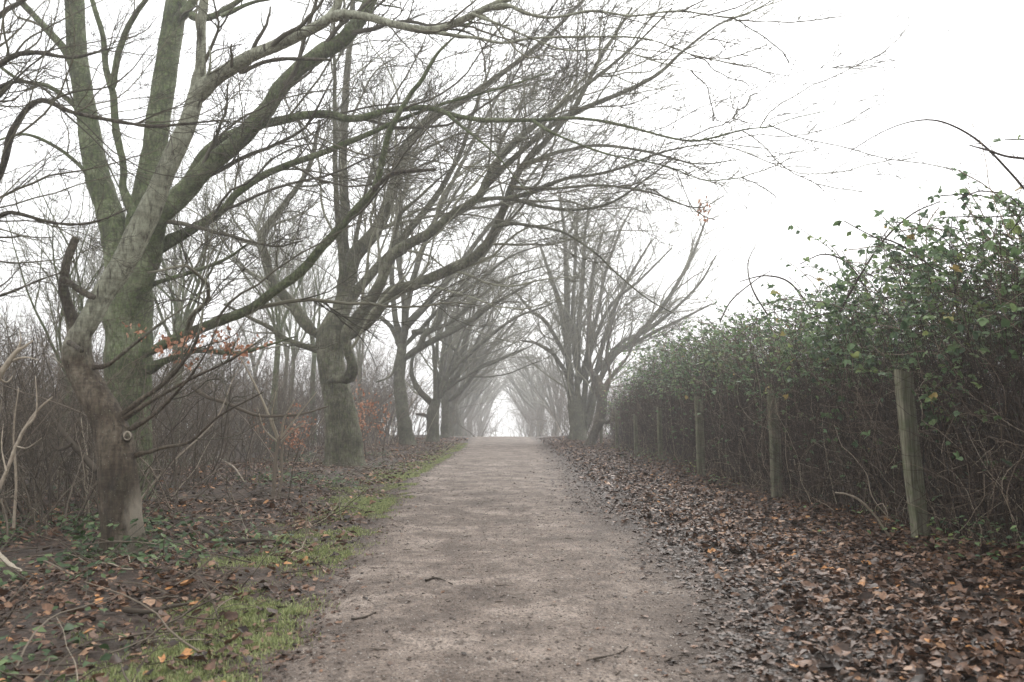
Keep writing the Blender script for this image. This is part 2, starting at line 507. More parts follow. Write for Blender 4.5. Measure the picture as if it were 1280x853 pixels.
SUN_EL, SUN_AZ = radians(40), radians(20)
w = bpy.data.worlds.new('World'); S.world = w; w.use_nodes = True
nt = w.node_tree; nt.nodes.clear()
sky = nt.nodes.new('ShaderNodeTexSky'); sky.sky_type = 'NISHITA'; sky.sun_disc = False
sky.sun_elevation = SUN_EL; sky.sun_rotation = SUN_AZ; sky.dust_density = 4; sky.air_density = 1.0
hs = nt.nodes.new('ShaderNodeHueSaturation'); hs.inputs['Saturation'].default_value = .12
nt.links.new(sky.outputs[0], hs.inputs['Color'])
cloud = mix(nt, hs.outputs[0], (14.0, 14.1, 14.3), .75)          # an even cloud layer veils the blue
bg = nt.nodes.new('ShaderNodeBackground'); bg.inputs[1].default_value = .10
nt.links.new(cloud, bg.inputs[0])
wo = nt.nodes.new('ShaderNodeOutputWorld'); nt.links.new(bg.outputs[0], wo.inputs[0])
sl = bpy.data.lights.new('sun', 'SUN'); sl.energy = 1.5; sl.angle = radians(30); sl.color = (1, .97, .93)
so = bpy.data.objects.new('sun', sl); C.objects.link(so)
so.rotation_euler = (math.pi / 2 - SUN_EL, 0, math.pi - SUN_AZ)
so.location = (0, 0, 30)

S.view_settings.view_transform = 'Standard'; S.view_settings.look = 'None'
S.view_settings.exposure = 0.58; S.view_settings.gamma = 1
S.render.engine = 'CYCLES'
S.cycles.use_denoising = True
S.cycles.denoising_prefilter = 'ACCURATE'
S.cycles.max_bounces = 5; S.cycles.diffuse_bounces = 3; S.cycles.glossy_bounces = 2
S.cycles.transmission_bounces = 3; S.cycles.transparent_max_bounces = 8; S.cycles.volume_bounces = 2

# ------------------------------------------------------------------ haze
me = bpy.data.meshes.new('haze')
x0, x1, y0, y1, z0, z1 = -205, 205, -25, 305, -11, 24
me.from_pydata([(x, y, z) for x in (x0, x1) for y in (y0, y1) for z in (z0, z1)], [],
               [(0, 1, 3, 2), (4, 6, 7, 5), (0, 4, 5, 1), (2, 3, 7, 6), (0, 2, 6, 4), (1, 5, 7, 3)])
hm = bpy.data.materials.new('fog'); hm.use_nodes = True; hm.node_tree.nodes.clear()
ho = hm.node_tree.nodes.new('ShaderNodeOutputMaterial'); pv = hm.node_tree.nodes.new('ShaderNodeVolumePrincipled')
pv.inputs['Color'].default_value = (.985, .985, .985, 1); pv.inputs["Density"].default_value = .0035
pv.inputs['Anisotropy'].default_value = 0.5
hm.node_tree.links.new(pv.outputs[0], ho.inputs['Volume'])
me.materials.append(hm)
tag(link('haze', me), 'pale winter mist filling the lane', 'mist', None, 'stuff')

# ------------------------------------------------------------------ ground and path
def axis(*segs):
    out = []
    for a, b_, st in segs: out.append(np.arange(a, b_, st))
    return np.concatenate(out + [[segs[-1][1]]])


def grid(xs, ys, zf):
    X, Y = np.meshgrid(xs, ys)
    Z = zf(X, Y)
    V = np.stack([X, Y, Z], -1).reshape(-1, 3)
    nx, ny = len(xs), len(ys)
    i = np.arange(nx * ny).reshape(ny, nx)
    Fq = np.stack([i[:-1, :-1], i[:-1, 1:], i[1:, 1:], i[1:, :-1]], -1).reshape(-1, 4)
    return V, Fq, X, Y


V, Fq, X, Y = grid(axis((-200, -40, 8), (-40, -8, .8), (-8, 8, .07), (8, 40, .8), (40, 200, 8)),
                   axis((-22, 0, 1), (0, 14, .07), (14, 60, .3), (60, 300, 4)), ground_z)
tag(link('ground', mesh_from('ground', V, [Fq], M['floor'])), kind='structure')

def path_part(ys, nx):
    s = np.linspace(-.12, 1.12, nx)
    Yg, Sg = np.meshgrid(ys, s, indexing='ij')
    l, r = edge_l(Yg), edge_r(Yg)
    Xg = l + (r - l) * Sg
    V = np.stack([Xg, Yg, path_z(Xg, Yg)], -1).reshape(-1, 3)
    i = np.arange(V.shape[0]).reshape(Yg.shape)
    Fq = np.stack([i[:-1, :-1], i[:-1, 1:], i[1:, 1:], i[1:, :-1]], -1).reshape(-1, 4)
    mud = np.clip((Xg - (r - .70)) / .6 + .6 * fbm(Xg * 1.6, Yg * 1.2, oct=3), 0, 1)
    mud = np.maximum(mud, np.clip(((l + .25) - Xg) / .3 + .6 * fbm(Xg * 2.5, Yg * 2.5, oct=4), 0, .9))
    return V, Fq, mud.reshape(-1)


V, Fq, mud = path_part(axis((-20, 1, .5), (1, 11, .022), (11, 26, .06), (26, 60, .25), (60, 280, 4)), 150)
tag(link('path', mesh_from('path', V, [Fq], M['path'], mud)), kind='structure')

# ------------------------------------------------------------------ trees traced from the lane
def trace(pts, d0, d1, n=None, pw=1.0):
    """pixel rows (u, v, width) -> points and radii, standing d0 .. d1 metres down the lane"""
    a = np.array(pts, float)
    s = np.concatenate([[0], np.cumsum(np.hypot(*np.diff(a[:, :2], axis=0).T))]); s /= s[-1]
    d = d0 + (d1 - d0) * s ** pw
    rows = [np.append(at(u, v, y), w_ * .5 * y / F_PX) for (u, v, w_), y in zip(a, d)]
    n = n or max(10, min(60, int(len(pts) * 6)))
    q = spline(rows, n)
    return q[:, :3], q[:, 3]


def crown_mesh(rng, limbs, origin, dens=2.2, l2=6, l3=5, bias=(.3, 0, .25), cull=True, rmin=.0022, scale=1.0, trop=(.02, 0, .03), tmat='twig'):
    """finer and finer branches growing from the limbs (list of (P, R))"""
    T = Tubes()
    P = np.stack([spline(np.column_stack([p, r]), 24)[:, :3] for p, r in limbs])
    R = np.stack([spline(np.column_stack([p, r]), 24)[:, 3] for p, r in limbs])
    L = np.linalg.norm(np.diff(P, axis=1), axis=2).sum(1)
    k = rng.poisson(np.maximum(L * dens, 2))
    sp = spawn(rng, P, R, k, .1, (.35, .9), (.22, .5), (.25, .6), .8, bias, .6 * scale, 4.2 * scale)
    ps, d, ln, r = sp
    r = np.clip(r, .006 * scale, .035 * scale)
    if cull:
        kk = in_view(ps, 260, 240); ps, d, ln, r = ps[kk], d[kk], ln[kk], r[kk]
    if cull: r = np.where(ps[:, 0] > .2 * ps[:, 1], np.maximum(r, .0075 * scale), r)
    P1, R1 = grow(rng, ps, d, ln, r, 13, .15, trop, .3)
    if cull: R1 = np.where(ps[:, :1] > .2 * ps[:, 1:2], np.maximum(R1, .0058 * scale), R1)
    T.add(P1, R1, 5, rng.uniform(.3, 1, len(P1)))
    k = rng.poisson(np.clip(ln * l2 / 1.2, 1, l2 * 2.2))
    sp = spawn(rng, P1, R1, k, .12, (.4, .85), (.35, .65), (.25, .6), .7, bias, .22 * scale, 1.7 * scale)
    ps, d, ln, r = sp; r = np.clip(r, max(.0032, rmin * 1.35) * scale, .012 * scale)
    if cull:
        kk = in_view(ps); ps, d, ln, r = ps[kk], d[kk], ln[kk], r[kk]
        r = np.where(ps[:, 0] > .2 * ps[:, 1], np.minimum(np.maximum(r, .0048 * scale), .0058 * scale), r)     # stouter spurs out over the lane
    P2, R2 = grow(rng, ps, d, ln, r, 9, .19, trop, .4)
    T.add(P2, R2, 3, rng.uniform(.1, .8, len(P2)))
    k = rng.poisson(np.clip(ln * l3 / .6, 1, l3 * 2))
    sp = spawn(rng, P2, R2, k, .15, (.4, .9), (.5, .8), (.2, .55), .7, bias, .1 * scale, .8 * scale)
    ps, d, ln, r = sp; r = np.clip(r, rmin * scale, max(.005, rmin * 1.2) * scale)
    if cull:
        kk = in_view(ps) & ((ps[:, 0] < .2 * ps[:, 1]) | (rng.random(len(ps)) < .25)); ps, d, ln, r = ps[kk], d[kk], ln[kk], r[kk]
    P3, R3 = grow(rng, ps, d, ln, r, 6, .2, trop, .6)
    T.add(P3, R3, 3, rng.uniform(0, .6, len(P3)))
    return T.build('crown', M[tmat], origin), (P2, P3)


def fan_limbs(rng, top, n, r0, length, lean, spread=.8, trop=(0, 0, .02), wander=.07, npt=22, up=(.5, 1.0)):
    """free limbs from a trunk head, leaning towards the vector lean"""
    az = np.linspace(0, 2 * math.pi, n, endpoint=False) + rng.uniform(-.3, .3, n)
    d = np.stack([np.cos(az) * spread, np.sin(az) * spread, rng.uniform(*up, n)], 1) + np.asarray(lean)
    P, R = grow(rng, np.repeat([top], n, 0) + rng.normal(0, r0 * .5, (n, 3)), d, length * rng.uniform(.7, 1.15, n), r0 * rng.uniform(.5, 1, n), npt, wander, trop, .16)
    ls = [(P[i], R[i]) for i in range(n)]
    # each limb forks once or twice
    sp = spawn(rng, P, R, np.full(n, 2), .2, (.3, .65), (.6, .85), (.5, .8), 1, lean)
    P2, R2 = grow(rng, sp[0], sp[1], sp[2], sp[3], npt, wander, trop, .2)
    return ls, [(P2[i], R2[i]) for i in range(len(P2))]


def tree(name, label, base_px, d, trunk, limbs, mat, seed, group=None, extra=None, crown=None, cat='tree', sides=30, lmat=None):
    lmat = lmat or mat
    rng = np.random.default_rng(seed)
    base = at(*base_px, d); base[2] = float(ground_z(base[0], base[1]))
    root = thing(name, label, cat, base, group)
    all_l = []
    T = Tubes()
    for tr in trunk:
        P, R = trace(*tr)
        if tr is trunk[0]:
            P = np.vstack([P[:1] * [1, 1, 0] + [0, 0, base[2] - .25], P]); R = np.append(R[:1], R)
        q = spline(np.column_stack([P, R]), max(40, len(P) * 3))
        if tr is not trunk[0]: q[:, 3] *= .4 + .6 * np.clip(np.linspace(0, 1, len(q)) / .09, 0, 1)
        T.add(q[:, :3], q[:, 3], sides, None, .13, tr is trunk[0])
    link('trunk', T.build('trunk', M[mat], base), root)
    for li in limbs:
        nm = 'limb'
        if isinstance(li[-1], str): nm, li = li[-1], li[:-1]
        P, R = trace(*li)
        q = spline(np.column_stack([P, R]), max(30, int(len(P) * 1.5)))
        P, R = q[:, :3].copy(), q[:, 3].copy()
        t = np.linspace(0, 1, len(P))
        R = R * (1 + .3 * np.exp(-((t - .05) / .06) ** 2)) if R[0] < .1 else R * (.35 + .65 * np.clip(t / .07, 0, 1))
        wob = np.stack([fbm(P[:, 0] * 1.7 + seed, P[:, 2] * 1.7, P[:, 1] * 1.7, 3) for _ in range(1)] * 3, 1)
        R = np.maximum(R, .0062 * d / 12) if d < 25 and R[0] > .012 else R
        P[1:] += (wob * R[:, None] * np.array([.5, .9, .5]))[1:]
        T = Tubes(); T.add(P, R, 12 if R[0] > .03 else 8, None, .12)
        link(nm, T.build(nm, M['bark_dead' if nm == 'broken_stub' else lmat], base), root)
        if nm == 'limb': all_l.append((P, R))
    if extra:
        for ex in extra:
            top = at(*ex['top'])
            ls, forks = fan_limbs(rng, top, ex['n'], ex['r'], ex['len'], ex['lean'], ex.get('spread', .8), ex.get('trop', (0, 0, .02)), ex.get('wander', .07), up=ex.get('up', (.5, 1)))
            n = len(ls)
            for i, (P, R) in enumerate(ls):
                T = Tubes(); T.add(P, R, 9, None, .1)
                for f in forks[i::n]: pass
                for f in forks[2 * i:2 * i + 2]: T.add(f[0], f[1], 7, None, .08)
                link('limb', T.build('limb', M[mat], base), root)
            all_l += ls + forks
    cr = dict(dens=2.2, l2=6, l3=5); cr.update(crown or {})
    me, tw = crown_mesh(rng, all_l, base, **cr)
    link('crown', me, root)
    return root, base, all_l, tw


# --- the crooked tree in front
A, baseA, _, _ = tree(
    'crooked_tree', 'crooked leaning tree with broken stub and swollen lower trunk beside ivy on the left bank', (155, 692), 7.5,
    [([(155, 690, 54), (152, 650, 49), (149, 606, 46), (144, 562, 44), (135, 528, 40), (118, 495, 37), (102, 463, 35), (97, 439, 34), (101, 417, 29), (113, 398, 26), (126, 372, 26), (147, 340, 28),
       (166, 306, 29), (184, 270, 28), (193, 250, 27), (207, 215, 25), (223, 180, 24), (236, 150, 22), (244, 122, 20), (248, 105, 16)], 7.5, 7.4, 90)],
    [([(96, 432, 17), (91, 400, 15), (83, 372, 13), (80, 357, 12), (84, 330, 10), (90, 310, 10), (96, 297, 8)], 7.45, 7.3, 'broken_stub'),
     ([(80, 350, 9), (90, 355, 8), (103, 364, 8), (118, 372, 7)], 7.3, 7.25, 'broken_stub'),
     ([(86, 428, 6), (92, 432, 7), (101, 439, 6)], 7.25, 7.1, 'broken_stub'),
     ([(246, 112, 15), (250, 85, 13), (252, 40, 12), (255, -10, 11), (262, -80, 8)], 7.4, 7.2),
     ([(244, 122, 18), (262, 103, 18), (290, 85, 18), (320, 68, 16), (350, 55, 15), (385, 38, 14), (408, 24, 13), (422, 2, 10), (430, -50, 7)], 7.4, 6.9),
     ([(408, 24, 11), (430, 18, 10), (460, 21, 9.5), (500, 32, 10), (543, 38, 10), (580, 24, 9), (612, 8, 8), (650, -10, 7), (720, -60, 5)], 6.95, 6.2),
     ([(612, 10, 5), (635, 7, 5), (658, 17, 4.5), (692, 22, 4), (740, 14, 3.5), (790, 20, 3), (848, 14, 2.6), (915, 22, 2.2), (950, 10, 1.6), (985, -2, 1)], 6.4, 6.0),
     ([(590, 18, 4), (612, 26, 3.6), (640, 38, 3.2), (672, 51, 2.8), (709, 63, 2.6), (771, 63, 2), (830, 80, 1.6), (880, 92, 1)], 6.4, 6.2),
     ([(543, 40, 4.6), (570, 45, 4.4), (597, 48, 4), (628, 54, 3.6), (665, 48, 3.2), (740, 46, 2.8), (808, 49, 2.2), (870, 70, 1.5), (930, 82, 1)], 6.5, 6.6),
     ([(300, 90, 6), (316, 84, 5.5), (330, 78, 5), (352, 74, 5), (380, 74, 4.5), (414, 75, 3.5)], 7.2, 6.7, 'broken_stub'),
     ([(258, 100, 5), (262, 85, 3.5), (263, 68, 2.5), (261, 58, 2)], 7.3, 7.2),
     ([(116, 460, 6), (135, 456, 5), (165, 432, 4.5), (200, 405, 3.5), (225, 388, 2.5), (262, 360, 1.5)], 7.4, 6.9),
     ([(152, 520, 7), (176, 500, 6), (204, 480, 5.5), (235, 445, 4.5), (250, 410, 3.2), (256, 360, 2), (262, 310, 1.2)], 7.5, 6.7),
     ([(153, 525, 6), (185, 504, 5), (238, 474, 4), (289, 450, 2.8), (335, 418, 1.6)], 7.5, 6.6),
     ([(160, 538, 6), (180, 527, 5), (204, 508, 4.5), (235, 474, 3.5), (258, 440, 2), (275, 400, 1.2)], 7.5, 6.5),
     ([(162, 571, 6), (185, 566, 5), (204, 560, 4.5), (238, 552, 3.6), (275, 520, 2.4), (330, 490, 1.4)], 7.5, 6.8)],
    'bark_crooked', 11, crown=dict(dens=3.2, l2=8, l3=6, bias=(.15, 0, .05), scale=.8))
# swollen knot and pale cut rings on the crooked trunk
def ring_mesh(u, v, y, w_, mat, name, squash=.5):
    T = Tubes()
    c = at(u, v, y); r = w_ * .5 * y / F_PX
    ax = np.array([.45, -.85, .2]); ax /= np.linalg.norm(ax)
    P = np.array([c + ax * s for s in (-.14, -.05, -.005, .012, .018, .002, -.03)])
    T.add(P, r * np.array([1.5, 1.3, 1.15, 1.05, .8, .55, .35]), 14, None, .10)
    return link(name, T.build(name, M[mat], baseA), A)
def cut_ring(u, v, y, r, thick):
    c = at(u, v, y); nrm = np.array([.5, -.85, .1]); nrm /= np.linalg.norm(nrm)
    e1 = np.cross(nrm, [0, 0, 1]); e1 /= np.linalg.norm(e1); e2 = np.cross(e1, nrm)
    a = np.linspace(0, 2 * math.pi, 25)
    T = Tubes(); T.add(c + np.cos(a)[:, None] * e1 * r * .85 + np.sin(a)[:, None] * e2 * r * 1.15, np.full(25, thick) * (1 + .25 * np.sin(a * 3)), 8, [.5], .2)
    link('cut_ring', T.build('cut_ring', M['cut_wood'], baseA), A)
    T = Tubes(); T.add(np.array([c - nrm * .12, c - nrm * .04, c + nrm * .004]), np.array([r * 1.9, r * 1.45, r * 1.05]), 14, None, .12)
    link('branch_collar', T.build('branch_collar', M['bark_dead'], baseA), A)
cut_ring(159, 545, 7.35, .030, .010)

# --- the big many-stemmed tree behind it
B, baseB, limbsB, twB = tree(
    'many_stemmed_tree', 'large pale green many-stemmed tree standing close behind the crooked tree', (165, 622), 12.2,
    [([(163, 622, 56), (160, 580, 54), (159, 530, 54), (160, 480, 56), (161, 420, 57), (162, 380, 57), (162, 350, 50), (162, 330, 30), (162, 318, 8)], 12.2, 12.2, 40),
     ([(157, 400, 40), (152, 345, 38), (142, 285, 34), (128, 240, 31), (118, 204, 29), (110, 150, 26), (103, 110, 25), (96, 60, 24), (93, 0, 22), (90, -70, 18)], 12.2, 12.4, 40),
     ([(164, 400, 40), (168, 335, 38), (174, 285, 34), (182, 240, 31), (190, 204, 29), (200, 136, 29), (209, 75, 28), (216, 34, 26), (222, -10, 24), (232, -80, 18)], 12.25, 12.5, 40)],
    [([(165, 400, 34), (172, 340, 36), (190, 292, 29), (206, 268, 26), (235, 235, 25), (265, 204, 23), (300, 174, 22), (325, 145, 21), (347, 113, 20), (370, 90, 19), (400, 66, 20), (432, 47, 18), (455, 17, 17), (472, -20, 15), (500, -90, 10)], 12.0, 10.5),
     ([(200, 268, 14), (212, 250, 12), (232, 228, 12), (250, 200, 12), (272, 177, 11), (306, 161, 11), (345, 152, 11), (384, 144, 10.5), (418, 144, 10), (434, 149, 9.5), (460, 146, 9), (485, 138, 8.5), (536, 135, 7.5), (563, 143, 6.5), (604, 150, 6), (672, 150, 5), (723, 148, 4), (774, 156, 3.4), (836, 172, 2.8), (873, 176, 2.4), (935, 161, 2), (960, 160, 1.7), (988, 149, 1.4), (1033, 139, .8)], 11.8, 9.8),
     ([(190, 314, 16), (215, 300, 13), (238, 288, 11), (279, 262, 10), (294, 244, 9), (326, 221, 9), (367, 204, 8.5), (401, 192, 8), (430, 180, 7.5), (460, 168, 7), (500, 150, 5), (560, 128, 4), (620, 112, 2.5), (690, 90, 1.5)], 12, 10.6),
     ([(178, 446, 22), (195, 436, 17), (221, 423, 14), (255, 409, 13), (289, 396, 13), (316, 385, 12.5), (341, 365, 12), (374, 341, 12), (401, 310, 11), (423, 287, 10.5), (456, 250, 10), (468, 235, 9), (482, 184, 8), (488, 163, 7.5), (512, 119, 6), (526, 102, 5.5), (546, 68, 4), (575, 40, 2.6), (604, 12, 1.5)], 12.1, 9.6),
     ([(466, 238, 7), (472, 232, 6), (488, 218, 5.5), (512, 214, 5), (545, 212, 4)], 9.9, 9.5, 'broken_stub'),
     ([(185, 462, 13), (205, 452, 9), (230, 442, 8), (251, 438, 7), (280, 441, 6), (306, 440, 5), (340, 430, 3), (372, 420, 1.6)], 12.1, 11.2),
     ([(180, 362, 9), (195, 354, 6), (238, 341, 5), (282, 324, 4), (311, 304, 2)], 12.1, 11),
     ([(98, 84, 12), (82, 62, 10), (65, 45, 9), (30, 5, 7), (0, -30, 5)], 12.3, 12),
     ([(168, 270, 10), (155, 238, 9), (155, 210, 9), (146, 163, 9), (140, 120, 9), (132, 90, 8), (128, 40, 7), (113, -8, 6), (100, -60, 4)], 12, 11.7),
     ([(138, 110, 8), (150, 62, 8), (165, 26, 7), (190, -10, 5)], 11.8, 11.5),
     ([(216, 40, 12), (226, 22, 12), (240, 4, 11), (256, -30, 9)], 12.4, 12.2),
     ([(112, 158, 8), (92, 130, 7), (60, 108, 6), (25, 100, 5), (-20, 70, 3)], 12.4, 12.0),
     ([(126, 236, 8), (98, 205, 5), (66, 182, 4.5), (30, 168, 3.5), (-10, 178, 2)], 12.3, 11.4),
     ([(560, 143, 4), (580, 160, 3.6), (602, 178, 3), (626, 200, 2.4), (655, 235, 1.6), (680, 255, 1)], 10.6, 10.2),
     ([(665, 151, 3.5), (690, 166, 3.2), (723, 180, 3), (764, 194, 2.4), (830, 207, 1.9), (880, 225, 1.3), (930, 222, .8)], 10.2, 9.6),
     ([(240, 20, 9), (262, 22, 8), (290, 6, 7), (330, -20, 5)], 12.3, 11.6),
     ([(276, 20, 5), (330, 0, 4), (420, -2, 3), (500, 10, 2)], 11.7, 11.0)],
    'bark_grey', 12, crown=dict(dens=2.0, l2=7, l3=5, rmin=.0034, scale=1.05, bias=(.1, -.1, .0)))

# clinging brown beech leaves on the low limb
rng = np.random.default_rng(5)
cl = []
for u, v_, n_, su, sv in ((215, 432, 40, 12, 8), (240, 428, 45, 14, 8), (285, 428, 50, 14, 8), (300, 440, 35, 10, 6), (172, 415, 14, 8, 5), (330, 434, 10, 12, 5), (232, 452, 14, 8, 6)):
    for _ in range(n_):
        cl.append(at(u + rng.normal(0, su), v_ + rng.normal(0, sv), rng.normal(10.9, .35)))
cl = np.array(cl)
link('dead_leaves', leaves_mesh('dead_leaves', M['beech_leaf'], cl - baseB, rng.normal(0, 1, cl.shape) - [0, 0, .6], rng.normal(0, 1, cl.shape), rng.uniform(.05, .085, len(cl)), ['ovate', 'curl'], rng), B)

# --- tree standing out of the frame whose branches reach in from the edge
tree('overhanging_tree', 'dark tree at the photo edge reaching thin tangled branches over the thicket', (-150, 700), 7.3,
     [([(-150, 695, 44), (-155, 600, 40), (-150, 480, 38), (-158, 380, 34), (-150, 300, 28), (-140, 220, 22)], 7.3, 7.3)],
     [([(-156, 350, 20), (-90, 310, 14), (-30, 268, 11), (3, 211, 9), (17, 163, 8), (48, 126, 7), (90, 140, 5.5), (136, 150, 5), (190, 158, 4), (221, 156, 3.4), (282, 150, 2)], 7.3, 6.6),
      ([(-146, 260, 18), (-80, 150, 12), (0, 80, 8), (40, 66, 6), (90, 72, 4), (140, 60, 2)], 7.3, 6.7),
      ([(-154, 360, 16), (-80, 310, 10), (0, 270, 6), (22, 267, 5), (68, 279, 4), (112, 279, 3.4), (160, 262, 2)], 7.3, 6.9),
      ([(-140, 230, 15), (-60, 90, 10), (0, 20, 7), (30, 0, 5), (70, -40, 4)], 7.3, 7.0),
      ([(-146, 240, 14), (-90, 180, 9), (-30, 130, 7), (10, 105, 5), (45, 105, 3.5), (75, 130, 2)], 7.3, 7.2),
      ([(-156, 400, 14), (-80, 390, 8), (0, 370, 4), (50, 350, 2.5), (80, 340, 1.5)], 7.3, 7.0)],
     'bark_dead', 13, crown=dict(dens=6, l2=8, l3=6, bias=(.3, 0, 0), scale=.75))

# --- the stout pollard with an elbow limb
D, baseD, limbsD, _ = tree(
    'stout_tree', 'stout old tree with an elbow-bent limb low on its trunk, second along the lane verge', (432, 585), 20,
    [([(431, 586, 46), (430, 560, 43), (428, 530, 41), (423, 500, 37), (416, 470, 33), (413, 445, 34), (416, 420, 37), (421, 402, 34), (424, 390, 24), (426, 378, 8)], 20, 20, 60)],
    [([(404, 425, 17), (394, 415, 15), (381, 401, 15), (362, 377, 14), (345, 357, 13), (335, 332, 11), (327, 299, 10), (337, 279, 9), (357, 254, 8), (385, 210, 6), (400, 150, 4)], 20, 20.5),
     ([(404, 440, 13), (392, 436, 9), (361, 426, 7), (337, 410, 6), (312, 398, 4.5), (280, 380, 2.5)], 20, 19.2),
     ([(422, 425, 24), (425, 395, 21), (427, 370, 17), (429, 350, 15), (431, 310, 13), (430, 250, 12), (428, 180, 11), (434, 100, 9), (440, 30, 7), (445, -40, 5)], 20.2, 21),
     ([(422, 425, 26), (427, 380, 25), (436, 332, 21), (456, 305, 18), (476, 280, 16), (492, 235, 14), (505, 190, 13), (523, 162, 12), (545, 144, 11), (580, 125, 9), (630, 90, 7), (680, 50, 5), (730, 0, 3)], 20, 20.5),
     ([(410, 478, 13), (419, 474, 13), (431, 474, 15.5), (441, 467, 17), (441, 455, 12.5), (436, 441, 11.5), (433, 427, 12.5), (434, 412, 12.5), (443, 400, 14), (462, 377, 15), (473, 357, 14), (481, 336, 13), (489, 320, 13), (505, 308, 13), (538, 291, 12.5), (563, 270, 11.5), (585, 256, 11), (600, 244, 10.5), (611, 221, 10), (631, 190, 9), (652, 170, 8), (690, 140, 6.5), (735, 105, 5), (790, 60, 3.2), (840, 10, 2)], 19.62, 17.6, None, .45),
     ([(428, 428, 24), (440, 418, 19), (462, 400, 15), (478, 380, 14), (491, 364, 14.5), (521, 355, 14), (554, 341, 13.5), (580, 330, 12.5), (603, 312, 12), (620, 284, 10.5), (634, 250, 10), (651, 211, 9), (682, 177, 7.5), (706, 150, 6.5), (723, 126, 6), (747, 78, 5), (764, 51, 4), (790, 10, 3)], 19.8, 17.5),
     ([(486, 328, 6), (490, 305, 5.5), (497, 280, 5), (503, 264, 4.5), (518, 252, 4), (540, 232, 2.6), (575, 200, 1.6)], 19.2, 18.5),
     ([(605, 235, 8), (640, 200, 7), (700, 150, 6.5), (780, 115, 5.5), (822, 93, 4.6), (853, 65, 3.6), (898, 31, 2.6), (940, 14, 1.6), (985, -10, 1)], 18.4, 16.5),
     ([(590, 252, 5), (620, 248, 5), (640, 249, 4.6), (675, 258, 4.2), (723, 262, 3.8), (767, 252, 3.2), (808, 224, 2.4), (845, 196, 1.4)], 18.2, 16.8),
     ([(634, 248, 5), (660, 242, 5), (706, 224, 4.4), (740, 219, 4), (774, 211, 3.4), (830, 190, 2.6), (890, 180, 1.6), (950, 185, 1)], 17.9, 16.5),
     ([(617, 284, 5), (640, 280, 4.4), (665, 283, 3.8), (705, 291, 3.2), (746, 318, 2.7), (773, 344, 2.3), (810, 374, 1.8), (844, 393, 1.2)], 18, 16.6),
     ([(655, 206, 5), (700, 190, 4.6), (750, 182, 4), (810, 190, 3), (870, 205, 2), (920, 200, 1.2)], 17.6, 17),
     ([(640, 235, 5), (690, 236, 4), (750, 232, 3.4), (810, 240, 2.6), (870, 260, 1.8), (905, 245, 1)], 17.8, 16)],
    'bark_stout', 14, crown=dict(dens=1.4, l2=6, l3=5, rmin=.0040, scale=1.1, bias=(.18, -.1, .05), tmat='twig_pale'), lmat='bark_stout',
    extra=[dict(top=(425, 395, 20), n=3, r=.13, len=8.5, lean=(.35, .25, .5), spread=.6)])

cl = np.array([at(880 + rng.normal(0, 4), 259 + rng.normal(0, 9), 16.2 + rng.normal(0, .06)) for _ in range(26)])
link('dead_leaves', leaves_mesh('dead_leaves', M['beech_leaf'], cl - baseD, rng.normal(0, .5, cl.shape) - [0, 0, 1], rng.normal(0, 1, cl.shape), rng.uniform(.07, .12, len(cl)), ['ovate', 'curl'], rng), D)

# --- third and fourth trees of the row
tree('slender_lane_tree', 'tree with straight grey trunk and dark rising limbs, third along the lane verge', (508, 560), 33,
     [([(510, 558, 20), (505, 530, 17), (501, 500, 16), (499, 475, 15), (501, 450, 14), (503, 430, 11)], 33, 33)],
     [([(503, 452, 9), (520, 438, 8.5), (543, 425, 8), (571, 411, 8), (590, 400, 7.5), (604, 388, 7), (632, 372, 4), (670, 350, 2.5)], 33, 31),
      ([(524, 434, 6), (530, 420, 6), (543, 410, 6), (550, 396, 6), (552, 384, 5.5), (562, 378, 5), (600, 350, 4), (640, 320, 2.6), (700, 300, 1.4)], 32.5, 31),
      ([(502, 440, 11), (506, 412, 10), (520, 395, 9.5), (536, 378, 9), (560, 350, 7.5), (590, 310, 6), (630, 260, 4), (680, 200, 2.5)], 33, 32),
      ([(501, 435, 9), (497, 410, 8), (492, 380, 7), (490, 330, 6), (500, 260, 5), (520, 190, 3.5)], 33, 34),
      ([(500, 438, 7), (490, 410, 6), (474, 395, 5), (455, 370, 4), (440, 340, 2.5)], 33, 34),
      ([(502, 430, 9), (510, 380, 8), (525, 320, 7), (560, 240, 5.5), (600, 160, 4), (640, 90, 3)], 33, 33),
      ([(515, 416, 6), (540, 412, 6), (565, 402, 5), (590, 380, 4), (630, 350, 3), (690, 330, 1.6)], 33, 32),
      ([(497, 452, 5), (488, 470, 3), (470, 478, 2)], 33, 32.5)],
     'bark_mist', 15, crown=dict(dens=1.2, l2=5, l3=3, bias=(.3, 0, .15), rmin=.003, scale=1.3, tmat='twig_pale'),
     extra=[dict(top=(502, 432, 33), n=3, r=.12, len=10, lean=(.45, 0, .6), spread=.6)])
